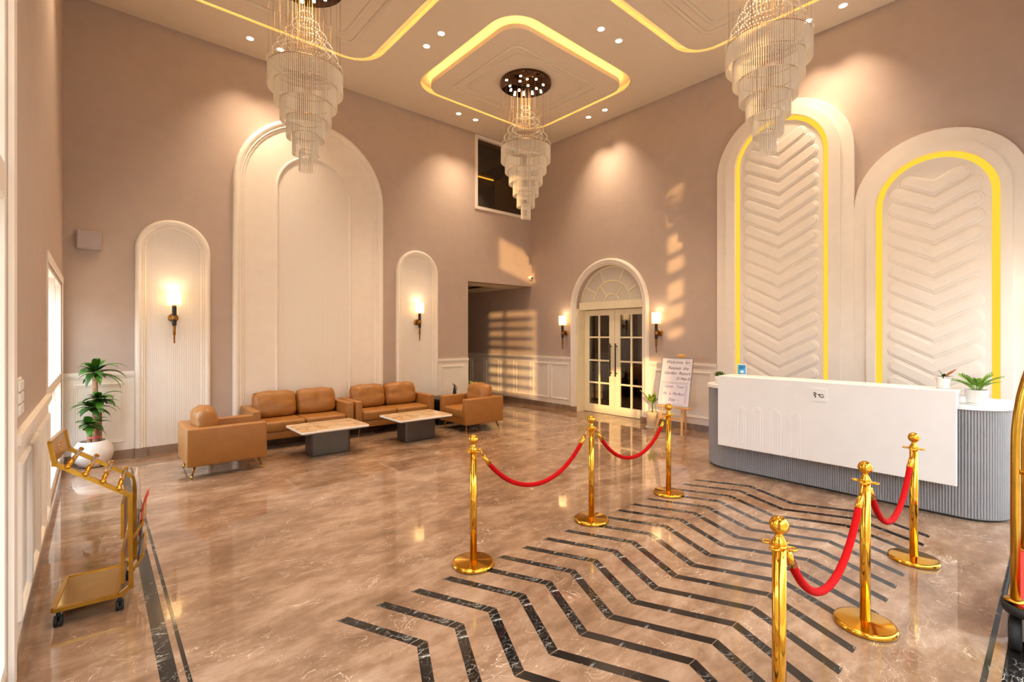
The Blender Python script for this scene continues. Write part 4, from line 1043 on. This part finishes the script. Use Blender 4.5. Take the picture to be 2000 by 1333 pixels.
for (u, v, mt) in ((0.20, 0.77, 'ink_pink'), (0.235, 0.745, 'ink_pink'), (0.165, 0.765, 'ink_green'), (0.215, 0.735, 'ink_green'), (0.235, 0.70, 'ink_green'), (0.245, 0.76, 'ink_pink'), (0.22, 0.395, 'ink_pink'), (-0.225, 0.035, 'ink_pink'), (0.215, 0.035, 'ink_pink')):
    MB().prism([(u + 0.011 * math.cos(2 * PI * k / 10) * (1 if k % 2 else 0.55), v + 0.011 * math.sin(2 * PI * k / 10) * (1 if k % 2 else 0.55)) for k in range(10)], 0.0122, 0.0132, FW).build('drawn_flower', mt, wb)

# ================================================================== NEWSPAPER STAND
ns = empty('newspaper_stand', (0.02, 3.93, 0), math.radians(-5.5), 'gold newspaper stand on casters by the left wall', 'newspaper stand')
yn, yf = -0.225, 0.225
prof_pts = [(-0.175, 0.098), (0.115, 0.098), (0.168, 0.135), (0.163, 0.683), (-0.168, 0.923), (-0.187, 1.045)]
for yy in (yn, yf):
    fr_ = MB()
    for a, b in zip(prof_pts[:-1], prof_pts[1:]): fr_.bar((a[0], yy, a[1]), (b[0], yy, b[1]), 0.022, 0.026, up=(0, 1, 0))
    for a in prof_pts[1:-1]: fr_.box(a[0] - 0.013, a[0] + 0.013, yy - 0.011, yy + 0.011, a[1] - 0.013, a[1] + 0.013)
    fr_.build('side_frame', 'brass_satin', ns)
MB().bar((-0.175, yn, 0.098), (-0.175, yf, 0.098), 0.022, 0.026).bar((0.10, yn, 0.098), (0.10, yf, 0.098), 0.022, 0.026).build('base_rail', 'brass_satin', ns)
MB().box(-0.17, 0.10, yn + 0.01, yf - 0.01, 0.094, 0.104).build('base_tray', 'gold_mirror', ns)
for k, t in enumerate((0.17, 0.40, 0.63, 0.85)):
    x = -0.168 + (0.163 + 0.168) * t; z = 0.923 + (0.683 - 0.923) * t + 0.022
    rd = MB().tube([(x, yn - 0.03, z), (x, yf + 0.03, z)], 0.0125, 12).build('hanging_rod', 'brass', ns)
    for yy in (yn - 0.03, yf + 0.03): MB().lathe([(0.004, -0.015), (0.014, -0.008), (0.0155, 0), (0.014, 0.008), (0.004, 0.015)], (x, yy, z), n=12).build('rod_end', 'brass', rd)
pl = MB()
pl.add([(-0.164, yn + 0.012, 0.93), (-0.164, yf - 0.012, 0.93), (-0.184, yf - 0.012, 1.045), (-0.184, yn + 0.012, 1.045), (-0.174, yn + 0.012, 0.93), (-0.174, yf - 0.012, 0.93), (-0.194, yf - 0.012, 1.045), (-0.194, yn + 0.012, 1.045)],
       [(0, 1, 2, 3), (7, 6, 5, 4), (0, 4, 5, 1), (1, 5, 6, 2), (2, 6, 7, 3), (3, 7, 4, 0)])
plate = pl.build('sign_plate', 'brass_satin', ns)
MB().bar((-0.189, yn, 1.047), (-0.189, yf, 1.047), 0.02, 0.012).build('top_rail', 'brass_satin', ns)
for k in range(9):
    a = 2 * PI * k / 9; yy, zz = 0.05 * math.cos(a), 0.988 + 0.028 * math.sin(a)
    MB().lathe([(0.001, -0.006), (0.007, 0), (0.001, 0.006)], (-0.166 - (zz - 0.93) * 0.174, yy, zz), n=8).build('embossed_leaf', 'brass', plate)
for (z0, z1) in ((0.42, 0.63), (0.15, 0.34)):
    MB().box(0.118, 0.134, yn + 0.02, yf - 0.02, z0, z1).build('back_slat', 'brass_satin', ns)
for (z0, z1) in ((0.30, 0.33), (0.50, 0.53)):
    MB().bar((0.225, yn + 0.01, z0), (0.225, yf - 0.01, z0), 0.01, 0.03).bar((0.165, yn + 0.01, z0 - 0.1), (0.225, yn + 0.01, z0), 0.012, 0.012).bar((0.165, yf - 0.01, z0 - 0.1), (0.225, yf - 0.01, z0), 0.012, 0.012).build('magazine_pocket', 'brass_satin', ns)
for sx, sy in ((-0.155, yn + 0.01), (0.115, yn + 0.01), (-0.155, yf - 0.01), (0.115, yf - 0.01)):
    w_ = MB().tube([(sx - 0.018, sy, 0.030), (sx - 0.004, sy, 0.030)], 0.030, 16).tube([(sx + 0.004, sy, 0.030), (sx + 0.018, sy, 0.030)], 0.030, 16)
    w_.tube([(sx, sy, 0.03), (sx, sy, 0.085)], 0.010, 8).build('caster', 'rubber', ns)
def mag(name, label, cat, mat, x, z0, z1, lean_, y0, y1, curl):
    m_ = MB(); n = 8; vs = []; fs = []
    for i in range(n + 1):
        t = i / n; xx = x + lean_ * t + curl * t ** 3; zz = z0 + (z1 - z0) * t - abs(curl) * 0.4 * t ** 3
        vs += [(xx, y0, zz), (xx, y1, zz), (xx + 0.007, y0, zz), (xx + 0.007, y1, zz)]
    for i in range(n):
        a = 4 * i; fs += [(a, a + 1, a + 5, a + 4), (a + 2, a + 6, a + 7, a + 3), (a, a + 4, a + 6, a + 2), (a + 1, a + 3, a + 7, a + 5)]
    fs += [(0, 2, 3, 1), (4 * n, 4 * n + 1, 4 * n + 3, 4 * n + 2)]
    o = m_.add(vs, fs, True).build(name, mat)
    o.location = ns.location; o.rotation_euler = ns.rotation_euler
    return tag(o, label, cat)
mag('newspaper', 'folded newspaper drooping over the top of the gold stand', 'newspaper', 'paper', 0.185, 0.41, 0.77, 0.02, -0.05, 0.19, -0.03)
mag('magazine', 'magazine with red curled cover in the gold stand', 'magazine', 'paper_red', 0.20, 0.41, 0.665, 0.015, -0.17, -0.03, 0.03)
mag('magazine', 'dark-covered magazine in the lower pocket of the gold stand', 'magazine', 'paper_dark', 0.192, 0.22, 0.47, 0.02, -0.18, 0.16, 0.0)

# ================================================================== LUGGAGE CART (right edge)
lc = empty('luggage_cart', (4.10, -0.10, 0), label='brass luggage cart with red carpet deck cut by right edge', cat='luggage cart')
MB().prism(rrect(-0.53, 0.53, -0.295, 0.295, 0.09, 8), 0.21, 0.245, FUP).build('deck', 'brass_satin', lc)
MB().prism(rrect(-0.515, 0.515, -0.28, 0.28, 0.08, 8), 0.245, 0.252, FUP).build('deck_carpet', 'red_carpet', lc)
MB().sweep(rrect(-0.54, 0.54, -0.305, 0.305, 0.10, 8)[::-1], [(-0.01, 0.205), (0.008, 0.20), (0.014, 0.222), (0.008, 0.245), (-0.01, 0.24)], FUP, closed=True, smooth=True).build('bumper', 'rubber', lc)
for sx in (-1, 1):
    for sy in (-1, 1):
        px, py = sx * 0.455, sy * 0.262
        pts = [(px, py, 0.25), (px, py, 0.7), (px, py, 1.05)]
        for k in range(1, 13):
            a = PI / 2 * k / 12
            pts.append((px * (1 - (1 - math.cos(a))), py * (1 - (1 - math.cos(a))), 1.05 + 0.72 * math.sin(a)))
        MB().tube(pts, 0.0195, 16).build('cage_tube', 'brass_satin', lc)
        MB().lathe([(0.045, 0.252), (0.046, 0.258), (0.03, 0.264)], (px, py, 0), n=20).build('tube_flange', 'brass_satin', lc)
        cw = MB().tube([(px - 0.0, py - 0.022, 0.085), (px, py + 0.022, 0.085)], 0.085, 24).build('wheel', 'rubber', lc)
        MB().box(px - 0.025, px + 0.025, py - 0.034, py - 0.026, 0.06, 0.21).box(px - 0.025, px + 0.025, py + 0.026, py + 0.034, 0.06, 0.21).build('wheel_fork', 'alu', cw)
    MB().tube([(sx * 0.455, -0.262, 0.93), (sx * 0.455, 0.262, 0.93)], 0.011, 12).build('cross_rail', 'brass_satin', lc)
MB().lathe([(0.001, 1.72), (0.03, 1.73), (0.045, 1.77), (0.03, 1.81), (0.001, 1.82)], n=20).build('crown_knob', 'brass', lc)

# ================================================================== SMALL WALL THINGS
spk = empty('wall_speaker', (-0.056, YA, 2.855), label='square grey loudspeaker high on the back wall near the corner', cat='speaker')
MB().rbox(-0.118, 0.118, -0.10, 0, -0.118, 0.118, 0.006).build('cabinet', 'speaker', spk)
MB().rbox(-0.108, 0.108, -0.106, -0.10, -0.108, 0.108, 0.003, 1).build('grille', 'speaker', spk)
MB().box(-0.03, 0.03, -0.1085, -0.106, -0.105, -0.095).build('badge', 'alu', spk)
cv = empty('security_camera', (7.70, YA, 2.98), label='small white dome security camera in the corner above the corridor', cat='security camera')
MB().tube([(0, 0, 0), (0, -0.03, 0)], 0.045, 20).build('mount', 'plastic', cv)
MB().lathe([(0.05 * math.sin(PI * k / 12) + 0.0005, -0.05 * math.cos(PI * k / 12)) for k in range(13)], (0, -0.06, 0), n=20).build('dome', 'plastic', cv)
MB().tube([(-0.012, -0.095, -0.008), (-0.017, -0.112, -0.012)], 0.022, 14).build('lens', 'black', cv)
sw_ = empty('switch_plate', (XC, 3.48, 1.33), label='white triple switch plate on the left wall above the panelling', cat='light switch')
MB().rbox(0, 0.012, -0.115, 0.115, -0.10, 0.10, 0.004, 1).build('plate', 'plastic', sw_)
for k in range(3):
    MB().rbox(0.012, 0.022, -0.085, 0.085, -0.085 + k * 0.06, -0.035 + k * 0.06, 0.003, 1).build('rocker', 'plastic', sw_)

# ================================================================== DINING ROOM THINGS (seen through the door panes)
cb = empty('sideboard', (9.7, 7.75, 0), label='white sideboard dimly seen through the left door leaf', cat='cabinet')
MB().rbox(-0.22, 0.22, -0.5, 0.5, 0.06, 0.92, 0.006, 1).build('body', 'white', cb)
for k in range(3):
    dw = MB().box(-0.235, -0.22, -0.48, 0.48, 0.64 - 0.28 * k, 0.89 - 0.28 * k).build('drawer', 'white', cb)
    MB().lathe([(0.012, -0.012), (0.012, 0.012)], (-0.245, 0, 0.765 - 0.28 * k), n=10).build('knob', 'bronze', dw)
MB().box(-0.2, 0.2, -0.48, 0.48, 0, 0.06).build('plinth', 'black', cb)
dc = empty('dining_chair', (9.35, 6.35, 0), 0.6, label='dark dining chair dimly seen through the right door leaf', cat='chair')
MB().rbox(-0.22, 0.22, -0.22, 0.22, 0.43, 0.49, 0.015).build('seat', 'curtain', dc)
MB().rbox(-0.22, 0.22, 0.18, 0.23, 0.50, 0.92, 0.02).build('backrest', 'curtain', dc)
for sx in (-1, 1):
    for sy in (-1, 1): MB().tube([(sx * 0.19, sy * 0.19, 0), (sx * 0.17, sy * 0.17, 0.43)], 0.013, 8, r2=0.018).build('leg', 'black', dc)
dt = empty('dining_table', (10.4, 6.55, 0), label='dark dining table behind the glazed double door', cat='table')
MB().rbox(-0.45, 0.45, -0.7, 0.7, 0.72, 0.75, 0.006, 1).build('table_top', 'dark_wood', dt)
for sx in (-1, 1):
    for sy in (-1, 1): MB().box(sx * 0.4 - 0.03, sx * 0.4 + 0.03, sy * 0.64 - 0.03, sy * 0.64 + 0.03, 0, 0.72).build('leg', 'dark_wood', dt)
